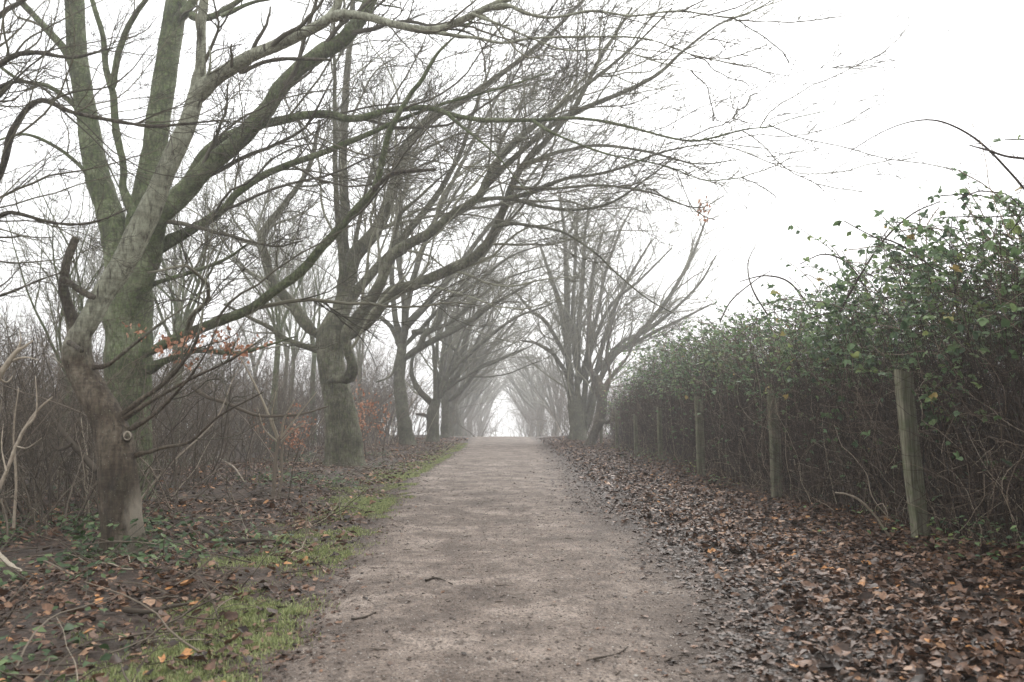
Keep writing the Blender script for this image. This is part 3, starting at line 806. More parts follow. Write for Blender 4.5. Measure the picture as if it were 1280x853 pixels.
tree('squat_lane_tree', 'squat tree forking just above the verge with a bent side stub, fourth along the lane', (541, 554), 39,
     [([(541, 554, 16), (541, 535, 15), (541, 518, 15), (544, 505, 13), (548, 498, 9)], 39, 39)],
     [([(540, 508, 9), (532, 495, 8), (520, 480, 7), (514, 462, 5), (520, 440, 4), (545, 425, 3), (560, 432, 2)], 39, 38),
      ([(538, 524, 6), (530, 519, 4.5), (520, 518, 3)], 39, 38.5, 'broken_stub'),
      ([(546, 500, 8), (550, 480, 6), (543, 455, 4.5), (542, 435, 4), (535, 410, 3), (545, 380, 2)], 39, 39),
      ([(548, 500, 8), (560, 480, 6), (572, 468, 5), (578, 455, 4), (570, 440, 3.5), (563, 430, 3), (566, 400, 2)], 39, 39.5),
      ([(547, 502, 9), (560, 470, 6), (590, 440, 5), (640, 400, 3.5), (690, 380, 2)], 39, 37)],
     'bark_mist', 16, crown=dict(dens=1.1, l2=5, l3=3, tmat='twig_pale', bias=(.35, 0, .25), rmin=.0035, scale=1.4),
     extra=[dict(top=(545, 503, 39), n=5, r=.12, len=9, lean=(.5, 0, .6), spread=.6)])
tree('leaning_lane_tree', 'misty tree with one long limb rising over the path, fifth along the lane', (556, 540), 47,
     [([(556, 538, 11), (557, 520, 10), (556, 500, 10), (556, 488, 8)], 47, 47)],
     [([(560, 502, 6), (575, 490, 5.5), (590, 472, 5), (602, 458, 4.5), (622, 450, 3.5), (655, 436, 2)], 47, 45),
      ([(557, 490, 7), (564, 478, 5.5), (572, 470, 5), (577, 455, 4), (580, 425, 3), (590, 400, 2)], 47, 46),
      ([(556, 490, 7), (552, 460, 5), (555, 430, 4), (565, 390, 3)], 47, 48)],
     'bark_mist', 17, crown=dict(dens=1.1, l2=5, l3=3, tmat='twig_pale', bias=(.35, 0, .2), rmin=.004, scale=1.5),
     extra=[dict(top=(556, 492, 47), n=6, r=.12, len=9, lean=(.5, 0, .5), spread=.7)])

# --- the fan tree across the lane
tree('fan_tree', 'tall pale tree fanning many straight stems above the fence, across the path from the row', (722, 550), 43,
     [([(722, 550, 23), (722, 535, 19), (721, 515, 17), (721, 500, 14), (721, 490, 6)], 43, 43)],
     [([(716, 545, 9), (713, 475, 8), (707, 419, 8), (698, 374, 6.5), (686, 340, 4.5), (675, 306, 3)], 43, 43),
      ([(719, 540, 8), (711, 445, 7), (709, 374, 7.5), (707, 325, 6), (705, 288, 4), (700, 240, 2.5)], 43, 43.5),
      ([(724, 540, 8), (722, 460, 7), (724, 400, 6.5), (729, 344, 5), (731, 295, 3.5), (738, 250, 2)], 43, 42.5),
      ([(727, 543, 8), (735, 438, 6.5), (737, 381, 6), (743, 333, 4.5), (754, 288, 3)], 43, 43.5),
      ([(729, 540, 8), (750, 445, 6), (760, 411, 6.5), (773, 374, 5), (795, 333, 3.5), (815, 300, 2)], 43, 44),
      ([(731, 545, 8), (756, 460, 6), (791, 426, 7), (818, 396, 6), (840, 366, 5), (866, 318, 3.5), (882, 276, 2.4)], 43, 41.5),
      ([(730, 520, 7), (765, 450, 4.6), (800, 425, 5), (850, 400, 3.5), (890, 380, 2)], 43, 42),
      ([(713, 480, 6), (694, 445, 5), (671, 430, 4), (652, 426, 2.5)], 43, 41),
      ([(711, 450, 6), (683, 404, 5), (664, 389, 4), (645, 366, 2.5)], 43, 42),
      ([(730, 470, 8), (745, 420, 5), (765, 380, 4), (800, 350, 3), (840, 310, 2)], 43, 42),
      ([(735, 480, 7), (775, 430, 5), (815, 410, 4), (870, 360, 3), (895, 320, 2)], 43, 43),
      ([(722, 470, 8), (716, 410, 5.5), (718, 350, 4.5), (720, 300, 3.5), (722, 255, 2)], 43, 44),
      ([(725, 480, 8), (745, 400, 5), (757, 340, 4), (775, 290, 3), (790, 260, 2)], 43, 44)],
     'bark_mist', 18, crown=dict(dens=1.5, l2=5, l3=3, tmat='twig_pale', bias=(.1, 0, .3), rmin=.0035, scale=1.4))
tree('burred_tree', 'short dark twisted tree with burrs beside the first pale fence posts', (739, 560), 35,
     [([(736, 560, 14), (742, 545, 11), (748, 530, 12), (752, 510, 14), (752, 490, 11), (745, 470, 8)], 35, 35)],
     [([(750, 500, 7), (744, 480, 6), (738, 455, 4), (734, 420, 3), (740, 380, 2)], 35, 35.5),
      ([(752, 505, 6), (758, 490, 5), (762, 470, 4), (758, 440, 3), (765, 410, 2)], 35, 35),
      ([(744, 530, 6), (750, 526, 5), (760, 528, 4), (766, 522, 3)], 35, 34.5),
      ([(750, 492, 6), (765, 470, 4), (785, 445, 3), (800, 410, 2)], 35, 35)],
     'bark_dead', 19, crown=dict(dens=1.6, l2=4, l3=3, rmin=.003, scale=1.1))

# --- copies of three procedural lane trees closing the tunnel in the mist
def free_tree(name, seed, h0, r, nl, llen, lean, mat, spread=.7, crown=None, up=(.5, 1.1)):
    rng = np.random.default_rng(seed)
    root = bpy.data.objects.new(name, None); C.objects.link(root)
    zz = np.linspace(-.3, h0, 8)
    P = np.stack([.12 * np.sin(zz * 1.3 + seed) * r * 4, .1 * np.cos(zz + seed) * r * 4, zz], 1)
    R = r * np.interp(zz, [-.3, .3, h0], [1.15, 1, .75])
    q = spline(np.column_stack([P, R]), 24)
    T = Tubes(); T.add(q[:, :3], q[:, 3], 14, None, .14, True)
    link('trunk', T.build('trunk', M[mat]), root)
    ls, forks = fan_limbs(rng, P[-1] - [0, 0, .1], nl, r * .6, llen, lean, spread, up=up)
    for i, (p, rr) in enumerate(ls):
        T = Tubes(); T.add(p, rr, 8, None, .1)
        for f in forks[2 * i:2 * i + 2]: T.add(f[0], f[1], 6, None, .08)
        link('limb', T.build('limb', M[mat]), root)
    me, _ = crown_mesh(rng, ls + forks, (0, 0, 0), cull=False, **(crown or {}))
    link('crown', me, root)
    return root


cr_far = dict(dens=.8, l2=4, l3=3, tmat='twig_pale', bias=(.3, 0, .2), rmin=.006, scale=1.6)
protos = [free_tree('lane_tree', 31, 2.3, .38, 9, 8.5, (.5, 0, .6), 'bark_mist', crown=cr_far),
          free_tree('lane_tree', 32, 2.8, .33, 8, 9.0, (.6, 0, .5), 'bark_mist', crown=cr_far),
          free_tree('lane_tree', 33, 1.9, .40, 10, 8.0, (.4, 0, .7), 'bark_mist', crown=cr_far)]
spots = [(-4.3, 57, 0, 1.0, 0), (-4.6, 70, .4, 1.0, 1), (-5.2, 88, -.3, 1.05, 2), (-5.8, 112, .2, 1.1, 0),
         (-5.2, 135, 1.2, 1.3, 1), (-6, 160, 2.2, 1.4, 2), (3.4, 102, math.pi + .2, 1.1, 1), (3.2, 135, math.pi + .5, 1.2, 2),
         (4.8, 90, math.pi + .3, 1.05, 2), (4.2, 118, math.pi - .2, 1.1, 0)]
used = set()
for x, y, rz, sc, k in spots:
    o = protos[k] if k not in used else copy_tree(protos[k])
    used.add(k)
    o.location = (x, y, float(ground_z(x, y))); o.rotation_euler = (0, 0, rz); o.scale = (sc,) * 3
    side = 'row tree fading white in the mist, left of the far lane' if x < 0 else 'row tree fading white in the mist, right of the far lane'
    tag(o, side, 'tree', 'misty trees arching over the far lane ' + ('left' if x < 0 else 'right'))

# --- slim trees in the wood behind the row
cr_w = dict(tmat='twig_pale', dens=1.5, l2=5, l3=3, bias=(0, 0, .3), rmin=.004, scale=1.2)
wood = [free_tree('woodland_tree', 41, 3.2, .11, 5, 6.0, (.1, 0, 1.2), 'bark_grey', .45, cr_w, (1, 1.6)),
        free_tree('woodland_tree', 42, 2.2, .09, 6, 5.0, (-.1, 0, 1.0), 'bark_grey', .55, cr_w, (1, 1.5)),
        free_tree('woodland_tree', 43, 3.8, .13, 5, 6.5, (.2, 0, 1.3), 'bark_grey', .45, cr_w, (1, 1.6))]
wspots = [(-8.2, 15.5, 0, .8, 1), (-9.5, 24, 1, 1, 0), (-7.6, 27, 2, .9, 2), (-12, 30, 3, 1.1, 0), (-8.5, 36, 4, 1, 2), (-15, 28, 5, 1, 1), (-11, 42, 0.5, 1.2, 0),
          (-18, 38, 1.5, 1.2, 2), (-9, 50, 2.5, 1.2, 0), (-14, 52, 3.5, 1.3, 2), (-22, 46, 4.5, 1.3, 0), (-26, 60, 5, 1.4, 2), (-19, 62, 1, 1.3, 0), (-12, 66, 2, 1.3, 2), (-31, 52, .2, 1.2, 1)]
used = set()
for x, y, rz, sc, k in wspots:
    o = wood[k] if k not in used else copy_tree(wood[k])
    used.add(k)
    o.location = (x, y, float(ground_z(x, y))); o.rotation_euler = (0, 0, rz); o.scale = (sc,) * 3
    tag(o, 'slim bare tree standing in the misty wood behind the lane row', 'tree', 'slim trees in the misty wood')

# ------------------------------------------------------------------ brushwood thicket
def shrub_mesh(seed, nst, h, spread, tw1=7, tw2=4):
    rng = np.random.default_rng(seed)
    T = Tubes()
    b0 = np.stack([rng.normal(0, spread, nst), rng.normal(0, spread, nst), np.full(nst, -.1)], 1)
    d = np.stack([rng.normal(0, .35, nst), rng.normal(0, .35, nst), np.ones(nst)], 1)
    P, R = grow(rng, b0, d, h * rng.uniform(.5, 1.1, nst), rng.uniform(.005, .016, nst), 14, .12, (0, 0, .0), .3)
    T.add(P, R, 4, rng.uniform(.1, 1, nst))
    sp = spawn(rng, P, R, rng.poisson(tw1, nst), .15, (.4, 1.1), (.4, .7), (.2, .5), .9)
    P1, R1 = grow(rng, sp[0], sp[1], sp[2], np.clip(sp[3], .003, .008), 9, .16, (0, 0, .01), .4)
    T.add(P1, R1, 3, rng.uniform(0, .95, len(P1)))
    sp = spawn(rng, P1, R1, rng.poisson(tw2, len(P1)), .2, (.4, 1.1), (.5, .9), (.25, .6), .9)
    P2, R2 = grow(rng, sp[0], sp[1], sp[2], np.clip(sp[3], .0022, .005), 6, .17, (0, 0, .01), .5)
    T.add(P2, R2, 3, rng.uniform(0, .8, len(P2)))
    return T.build('brushwood_shrub', M['brush'])


sm = [shrub_mesh(51, 46, 2.9, .6), shrub_mesh(52, 34, 3.5, .55), shrub_mesh(53, 60, 2.1, .8), shrub_mesh(54, 42, 2.6, .7)]
rng = np.random.default_rng(9)
cnt = 0
for y, xs in ((8.6, (-5.6, -4.9)), (9.5, (-7.0, -6.2, -5.4)), (11.5, (-9.2, -8.2, -7.2, -6.4)), (14, (-12.5, -11, -9.4, -7.9, -6.9, -6.2)), (17, (-14, -12, -10.2, -8.6, -7.2)), (20, (-16, -14, -12, -10, -8.3, -6.9)),
              (24, (-19, -16.5, -14, -11.8, -9.6, -7.8, -6.4)), (29, (-23, -20, -17, -14, -11.4, -9, -7.2)), (35, (-28, -24, -20.5, -17, -13.8, -10.8, -8.2, -6.4)),
              (43, (-33, -28, -23.5, -19, -15, -11.5, -8.6, -6.8)), (53, (-38, -32, -26, -20.5, -15.5, -11.5, -8.5, -6.6)), (66, (-40, -32, -25, -18, -13, -9.5))):
    for x in xs:
        x += rng.normal(0, .35); yy = y + rng.normal(0, .8)
        o = link('brushwood_shrub', sm[int(rng.integers(0, 4))])
        s = rng.uniform(.8, 1.15) * (1 + max(0, y - 17) / 25)
        if y < 9: s *= .75
        o.location = (x, yy, float(ground_z(x, yy))); o.rotation_euler = (0, 0, rng.uniform(0, 6.3)); o.scale = (s, s, s)
        tag(o, 'leafless brushwood shrub in the tangled thicket behind the left-hand trees', 'shrub', 'brushwood shrubs of the thicket')
        cnt += 1
for x, y, rz, s in ((4.8, 46, 0, 1.1), (5.0, 51, 1, 1.3), (4.9, 58, 2, 1.6), (4.9, 66, 3, 1.9), (4.9, 75, 5, 2.1), (6.5, 62, 2.2, 1.8),
                    (6.0, 49, .3, 1.4), (3.6, 84, 1, 1.9), (3.0, 96, 2, 2.0), (2.6, 110, 3, 2.0), (3.0, 126, 4, 2.1), (4.2, 118, 1, 2.3), (-4.4, 82, 1, 1.4), (-4.8, 104, 2, 1.6), (-4.6, 128, 3, 1.8), (-4.6, 96, 2, 2.0)):
    o = link('brushwood_shrub', sm[int(rng.integers(0, 4))])
    o.location = (x, y, float(ground_z(x, y))); o.rotation_euler = (0, 0, rz); o.scale = (s, s, s)
    tag(o, 'pale misty shrub beside the far lane beyond the last near trees', 'shrub', 'misty shrubs along the far lane')

# a little beech that kept its copper leaves, and others deeper in
def beech_sapling(label, x, y, h, nleaf, seed):
    rng = np.random.default_rng(seed)
    z = float(ground_z(x, y)); b0 = np.array([x, y, z])
    root = thing('beech_sapling', label, 'sapling', b0)
    n = 7
    P, R = grow(rng, np.repeat([[0, 0, -.05]], n, 0) + rng.normal(0, .12, (n, 3)) * [1, 1, 0], np.stack([rng.normal(0, .3, n), rng.normal(0, .3, n), np.ones(n)], 1), h * rng.uniform(.6, 1, n), np.full(n, .014), 12, .1)
    T = Tubes(); T.add(P, R, 5, rng.uniform(.2, .8, n))
    sp = spawn(rng, P, R, np.full(n, 8), .25, (.6, 1.2), (.4, .6), (.2, .45), .4)
    P1, R1 = grow(rng, *sp[:3], np.clip(sp[3], .004, .008), 8, .14)
    T.add(P1, R1, 3, rng.uniform(.2, .8, len(P1)))
    link('stem', T.build('stem', M['brush']), root)
    q = P1.reshape(-1, 3); q = q[rng.integers(0, len(q), nleaf)] + rng.normal(0, .06, (nleaf, 3))
    link('foliage', leaves_mesh('foliage', M['beech_leaf'], q, rng.normal(0, 1, q.shape), rng.normal(0, 1, q.shape), rng.uniform(.05, .09, nleaf), ['ovate', 'curl'], rng), root)


beech_sapling('copper-leaved beech sapling just past the stout elbow-limbed tree', -3.9, 23.5, 2.3, 420, 61)
beech_sapling('low copper-leaved beech sapling before the stout elbow-limbed tree', -5.6, 21.5, 1.6, 260, 62)

# the cut-back sapling with shoots
rng = np.random.default_rng(71)
b0 = at(345, 628, 12.0); b0[2] = float(ground_z(b0[0], b0[1]))
root = thing('coppiced_sapling', 'thin cut-back sapling sprouting pale shoots from its stump on the left verge', 'sapling', b0)
T = Tubes()
for tr in ([(340, 632, 5.5), (343, 600, 4.6), (345, 570, 4.6), (349, 546, 4)], [(346, 630, 4.5), (352, 600, 3.8), (352, 570, 3.6), (355, 543, 2.6)]):
    P, R = trace(tr, 12, 12); T.add(P, R, 9, [.75], .2)
link('stem', T.build('stem', M['brush'], b0), root)
for tr in ([(347, 548, 4), (330, 505, 3), (312, 468, 2.4), (296, 440, 1.6)], [(351, 548, 3), (362, 533, 2.4), (376, 515, 1.8), (396, 490, 1)], [(352, 545, 3), (355, 525, 2.4), (368, 500, 1.5)],
           [(352, 552, 3), (366, 538, 2), (384, 528, 1)], [(348, 548, 3), (340, 520, 2), (345, 490, 1.2)], [(346, 552, 3), (330, 536, 1.8), (322, 510, 1)]):
    P, R = trace(tr, 12, 11.6); T = Tubes(); T.add(P, R, 6, [1.0], .1)
    link('shoot', T.build('shoot', M['brush'], b0), root)

# bare sapling branches that cross in front of the thicket
def free_stick(name, label, cat, pts, d0, d1, mat, var, forks=(), group=None):
    P, R = trace(pts, d0, d1)
    org = P[0].copy()
    T = Tubes(); T.add(P, R, 8, [var], .12)
    for f in forks:
        p, r = trace(*f); T.add(p, r, 6, [var], .1)
    o = link(name, T.build(name, M[mat], org), None, org)
    return tag(o, label, cat, group)


free_stick('dead_branch', 'pale barkless forked branch leaning up out of the thicket at the photo edge', 'branch',
           [(-40, 560, 9), (-5, 478, 8), (9, 455, 7), (20, 440, 5), (30, 434, 4), (41, 426, 2)], 7.6, 7.4, 'pale_wood', .6,
           [([(9, 454, 4.5), (22, 449, 3.5), (33, 447, 2.5), (48, 450, 1.4)], 7.5, 7.3), ([(-2, 472, 3), (8, 478, 2), (16, 470, 1)], 7.5, 7.6), ([(21, 439, 2.6), (26, 425, 1.8), (24, 412, 1)], 7.5, 7.5)])
free_stick('dead_branch', 'long bleached stem slanting up from the ivy below the forked pale branch', 'branch',
           [(-15, 640, 5.5), (7, 592, 5), (20, 558, 4.4), (31, 536, 4), (48, 512, 3), (66, 496, 1.6)], 7.2, 7.4, 'pale_wood', .2,
           [([(31, 536, 3), (44, 520, 2.4), (46, 498, 1.6), (44, 470, 1)], 7.3, 7.4), ([(20, 558, 2.4), (34, 560, 1.8), (52, 548, 1)], 7.3, 7.1), ([(8, 590, 2.4), (2, 560, 1.6), (4, 530, 1)], 7.2, 7.5)])
free_stick('dead_branch', 'thin upright bleached stem rising before the thicket left of the crooked trunk', 'branch',
           [(17, 660, 3.4), (20, 600, 3), (17, 540, 2.6), (23, 485, 1.6)], 7.8, 7.8, 'pale_wood', .1)
free_stick('dead_branch', 'dark fallen bough propped against the ground behind the crooked trunk', 'branch',
           [(122, 590, 9), (95, 560, 8), (78, 540, 7), (64, 520, 5), (52, 500, 3)], 9, 9.5, 'brush', .3,
           [([(90, 556, 5), (72, 562, 4), (60, 545, 3)], 9, 9)])
free_stick('hanging_twig', 'long crooked twig hanging level across the thicket below the copper leaves', 'branch',
           [(240, 484, 5), (258, 496, 5), (285, 505, 4.5), (320, 519, 4), (352, 520, 3.5), (380, 517, 3), (410, 508, 2)], 11.5, 12, 'brush', .55)

# fallen sticks
def ground_stick(label, pts, wid, mat='brush', var=.3, lift=.02, name='fallen_stick'):
    rows = []
    for (u, v_), w_ in zip(pts, np.linspace(wid, wid * .45, len(pts))):
        y = F_PX * CAM_H / max(v_ - HOR, 5)
        p = at(u, v_, y); p[2] = max(float(ground_z(p[0], p[1])), float(path_z(p[0], p[1])) if edge_l(y) < p[0] < edge_r(y) else -9) + lift + w_ * .5 * y / F_PX
        rows.append(np.append(p, w_ * .5 * y / F_PX))
    q = spline(rows, 20)
    org = q[0, :3].copy()
    T = Tubes(); T.add(q[:, :3], q[:, 3], 7, [var], .15)
    tag(link(name, T.build(name, M[mat], org), None, org), label, 'stick')


ground_stick('dark curved stick lying in the leaves right of the crooked tree', [(250, 668), (275, 678), (305, 682), (337, 681)], 6, var=.1, lift=.05)
ground_stick('dark stick lying between the grass tufts and ivy near the lower photo edge', [(155, 778), (185, 778), (212, 772), (235, 764)], 8, var=.05, lift=.05)
ground_stick('pale thin stick lying level at the edge of the thicket', [(-10, 637), (15, 633), (42, 629)], 6, 'pale_wood', .3, .06)
ground_stick('whitish stick poking from the ivy at the photo edge', [(-5, 706), (10, 717), (26, 729)], 8, 'pale_wood', .9, .1)
ground_stick('pale crooked stick lying among leaves short of the cut-back sapling', [(255, 560), (270, 575), (290, 590), (305, 615)], 4, 'pale_wood', .1, .05)
ground_stick('forked black stick on the trodden path near the leaf drift', [(742, 827), (760, 823), (775, 818), (785, 808)], 3, var=0, lift=.004)
ground_stick('short black stick at the lower left of the path', [(440, 776), (455, 772), (470, 766)], 3.2, var=0, lift=.004)
ground_stick('dark stick lying along the path right margin', [(830, 822), (845, 815), (862, 812)], 3, var=0, lift=.004)
ground_stick('thin dark stick lying across the middle of the path', [(532, 726), (546, 722), (566, 730)], 2.6, var=0, lift=.003)
# arching bare cane by the first post
free_stick('arching_cane', 'pale bare cane arching out of the leaf drift beside the tallest fence post', 'cane',
           [(1126, 684, 3), (1110, 668, 3), (1094, 645, 3), (1075, 626, 3), (1058, 618, 2.4), (1044, 616, 1.6)], 7.9, 7.7, 'pale_wood', .2)

# ------------------------------------------------------------------ fence posts
def post(label, x, y, h, rz, lean, wx=.20, wy=.12):
    n = 9
    zz = np.linspace(-.25, h, n)
    V = []
    c = .012
    sec = np.array([(-wx / 2, -wy / 2 + c), (-wx / 2 + c, -wy / 2), (wx / 2 - c, -wy / 2), (wx / 2, -wy / 2 + c), (wx / 2, wy / 2 - c), (wx / 2 - c, wy / 2), (-wx / 2 + c, wy / 2), (-wx / 2, wy / 2 - c)])
    for z in zz:
        for a, b_ in sec:
            top = (a / wx) * .05 if z == zz[-1] else 0
            V.append((a * (1 + .03 * math.sin(z * 7 + x)) + lean[0] * z + .008 * math.sin(z * 3 + y), b_ + lean[1] * z, z - top))
    k = len(sec); Fq = []
    for i in range(n - 1):
        for j in range(k): Fq.append((i * k + j, i * k + (j + 1) % k, (i + 1) * k + (j + 1) % k, (i + 1) * k + j))
    me = bpy.data.meshes.new('fence_post')
    me.from_pydata(V, [], Fq + [tuple((n - 1) * k + j for j in range(k))])
    me.materials.append(M['timber'])
    o = link('fence_post', me); o.location = (x, y, float(ground_z(x, y))); o.rotation_euler = (0, 0, rz)
    tag(o, label, 'fence post', 'posts of the hedge fence')


for lab, u, v_, h, rz, lean in (
        ('tall weathered fence post tilted in the brambles, the one nearest the camera', 1151, 682, 1.56, .30, (-.055, .02)),
        ('weathered fence post second from the camera, half hidden by leafy bramble', 971, 622, 1.6, .32, (-.01, 0)),
        ('slightly tilted fence post third from the camera along the hedge', 877, 596, 1.58, .3, (-.025, 0)),
        ('narrow upright fence post fourth from the camera, under pale twigs', 826, 581, 1.35, .3, (-.01, 0)),
        ('dark fence post deep in shade, fifth from the camera', 795, 572, 1.2, .2, (0, 0)),
        ('pale fence post where the hedge ends, sixth from the camera', 771, 563, 1.4, .3, (.01, 0)),
        ('pale fence post in front of the burred tree, seventh from the camera', 752, 558, 1.5, .3, (0, 0))):
    y = F_PX * CAM_H / (v_ - HOR)
    p = at(u, v_, y)
    post(lab, float(p[0]), y, h, rz, lean, .165 if h > 1.5 else .11, .085)

# ------------------------------------------------------------------ bramble hedge
rng = np.random.default_rng(77)
HY = np.array([0, 5, 7, 10, 13, 16, 20, 25, 29, 33, 36])
HH = np.array([3.3, 3.2, 3.05, 2.9, 2.8, 2.9, 3.1, 3.2, 2.9, 2.4, 1.6])
hedge = thing('bramble_hedge', 'tall dark bramble hedge with green leafy top growing along the fence', 'hedge', (4.6, 8, 0))
horg = np.array([4.6, 8, 0.0])
n = 9500
y = 1.2 + 33.5 * rng.random(n) ** 1.3
x = 4.02 + 3.0 * rng.random(n) ** 1.25
hh = np.interp(y, HY, HH) * (1 + .16 * fbm(y * .8, x * .8, oct=3)) * rng.uniform(.55, 1.02, n)
b0 = np.stack([x, y, ground_z(x, y) - .05], 1)
d = np.stack([rng.normal(-.03, .28, n), rng.normal(0, .34, n), np.ones(n)], 1)
P, R = grow(rng, b0, d, hh * 1.06, rng.uniform(.002, .0062, n), 15, .11, (0, 0, .0), .45)
P[:, :, 0] = np.maximum(P[:, :, 0], 3.88 + .12 * rng.random((n, 1)) - .22 * np.clip(P[:, :, 2] - 1.5, 0, 1.2))
T = Tubes(); T.add(P, R, 4, np.clip(rng.normal(.36, .24, n) + .5 * (rng.random(n) < .05), 0, 1))
sp = spawn(rng, P, R, rng.poisson(6.5, n), .08, (.5, 1.4), (.4, .75), (.12, .42), .9)
P1, R1 = grow(rng, *sp[:3], np.clip(sp[3], .0026, .004), 8, .16, (0, 0, -.01), .6)
T.add(P1, R1, 3, np.clip(rng.normal(.35, .22, len(P1)), 0, 1))
n = 1900
yf = 1.5 + 32 * rng.random(n) ** 1.4
b0 = np.stack([3.86 + .5 * rng.random(n), yf, rng.uniform(0, 2.3, n) * (rng.random(n) < .75)], 1)
d = np.stack([rng.normal(-.05, .15, n), rng.normal(0, .8, n), rng.uniform(-.1, 1.1, n)], 1)
Pf, Rf = grow(rng, b0, d, rng.uniform(.6, 2.2, n), rng.uniform(.0022, .0052, n), 18, .19, (0, 0, -.03), .5)
Pf[:, :, 0] = np.clip(Pf[:, :, 0], 3.72, 4.6); Pf[:, :, 2] = np.maximum(Pf[:, :, 2], .02)
T.add(Pf, Rf, 4, np.clip(rng.normal(.72, .2, n), 0, 1))
sp = spawn(rng, Pf, Rf, rng.poisson(5, n), .1, (.5, 1.3), (.45, .75), (.12, .35), .9)
Pg, Rg = grow(rng, *sp[:3], np.clip(sp[3], .0018, .003), 7, .17, (0, 0, -.02), .5)
T.add(Pg, Rg, 3, np.clip(rng.normal(.6, .2, len(Pg)), 0, 1))
link('stems', T.build('stems', M['cane'], horg), hedge)

# leaves sit on the upper twigs, in clumps
q = P1[:, 2:].reshape(-1, 3); qd = np.diff(P1, axis=1)[:, 1:].reshape(-1, 3)
top = np.interp(q[:, 1], HY, HH)
rel = q[:, 2] / top
cl = fbm(q[:, 0] * 1.5, q[:, 1] * 1.5, q[:, 2] * 1.5, 3)
p_keep = np.clip((rel - .52) / .33, 0, 1) * np.clip(.65 + cl * 2.2, 0, 1)
p_keep += np.where((q[:, 0] < 4.5) & (q[:, 2] < 1.9), .012 + .35 * np.clip(cl - .12, 0, 1) * np.clip(q[:, 2] - .2, .1, 1) * np.where(q[:, 1] < 9, 3.0, .9), 0)
p_keep *= np.where(q[:, 1] > 22, .6, 1.0)
keep = rng.random(len(q)) < p_keep * .74
keep &= q[:, 2] < np.interp(q[:, 1], HY, HH) * 1.03
q, qd = q[keep], qd[keep]
LV = [(q, qd)]
# leafy arching sprays that stand out of the top and the face
n = 620
ys = 2 + 28 * rng.random(n) ** 1.4; xs = 4.05 + 1.6 * rng.random(n)
zs = np.interp(ys, HY, HH) * rng.uniform(.72, .98, n)
d = np.stack([rng.normal(-.55, .5, n), rng.normal(0, .5, n), rng.uniform(.1, 1, n)], 1)
Pa, Ra = grow(rng, np.stack([xs, ys, zs], 1), d, rng.uniform(.5, 1.3, n), rng.uniform(.0055, .0075, n), 12, .1, (0, 0, -.055), .75)
T = Tubes(); T.add(Pa, Ra, 4, rng.uniform(.2, .9, n))
qa = Pa[:, 2:].reshape(-1, 3); qda = np.diff(Pa, axis=1)[:, 1:].reshape(-1, 3)
LV.append((qa, qda))
link('sprays', T.build('sprays', M['cane'], horg), hedge)
q = np.concatenate([a for a, _ in LV]); qd = np.concatenate([b_ for _, b_ in LV])
n_s = 230
ys = 3 + 28 * rng.random(n_s) ** 1.2; xs = 4.0 + 2.0 * rng.random(n_s); zs = np.interp(ys, HY, HH) * rng.uniform(.85, .97, n_s)
Ps, Rs = grow(rng, np.stack([xs, ys, zs], 1), np.stack([rng.normal(-.35, .4, n_s), rng.normal(0, .5, n_s), np.ones(n_s)], 1), rng.uniform(.4, 1.0, n_s), rng.uniform(.0055, .008, n_s), 12, .13, (-.01, 0, -.05), .75)
T = Tubes(); T.add(Ps, Rs, 4, rng.uniform(.2, .8, n_s))
sp = spawn(rng, Ps, Rs, rng.poisson(3, n_s), .2, (.5, 1.0), (.5, .8), (.15, .35), 1)
Pt, Rt = grow(rng, *sp[:3], np.clip(sp[3], .0024, .004), 6, .16, (0, 0, -.01), .6); T.add(Pt, Rt, 3, np.full(len(Pt), .3))
link('shoots', T.build('shoots', M['cane'], horg), hedge)
pk = rng.random((n_s, 10)) < .10
q = np.concatenate([q, Ps[:, 2:].reshape(-1, 3)[pk.ravel()]]); qd = np.concatenate([qd, np.diff(Ps, axis=1)[:, 1:].reshape(-1, 3)[pk.ravel()]])
# three leaflets to a leaf
n = len(q)
side = rng.normal(0, 1, (n, 3)) + np.array([-.5, -.4, .1]); side /= np.linalg.norm(side, axis=1, keepdims=True)
nrm = rng.normal(0, .45, (n, 3)) + np.array([-.15, -.2, 1.0])
sz = rng.uniform(.035, .10, n) * np.where(q[:, 1] < 11, .98, .88)
tw = np.cross(nrm, side); tw /= np.linalg.norm(tw, axis=1, keepdims=True)
lp, lx, ln_, ls_, lv = [], [], [], [], []
vv = np.clip(rng.normal(.42, .24, n) + .15 * fbm(q[:, 1], q[:, 0], q[:, 2], 2), 0, 1)
for a, s in ((0, 1.0), (1.1, .8), (-1.1, .8)):
    lp.append(q + side * .03); lx.append(side * math.cos(a) + tw * math.sin(a) - np.array([0, 0, .25])); ln_.append(nrm + rng.normal(0, .2, nrm.shape)); ls_.append(sz * s); lv.append(vv)
print('hedge leaflets', n * 3)
link('foliage', leaves_mesh('foliage', M['bramble_leaf'], np.concatenate(lp) - horg, np.concatenate(lx), np.concatenate(ln_), np.concatenate(ls_), ['ovate'], rng, np.concatenate(lv)), hedge)
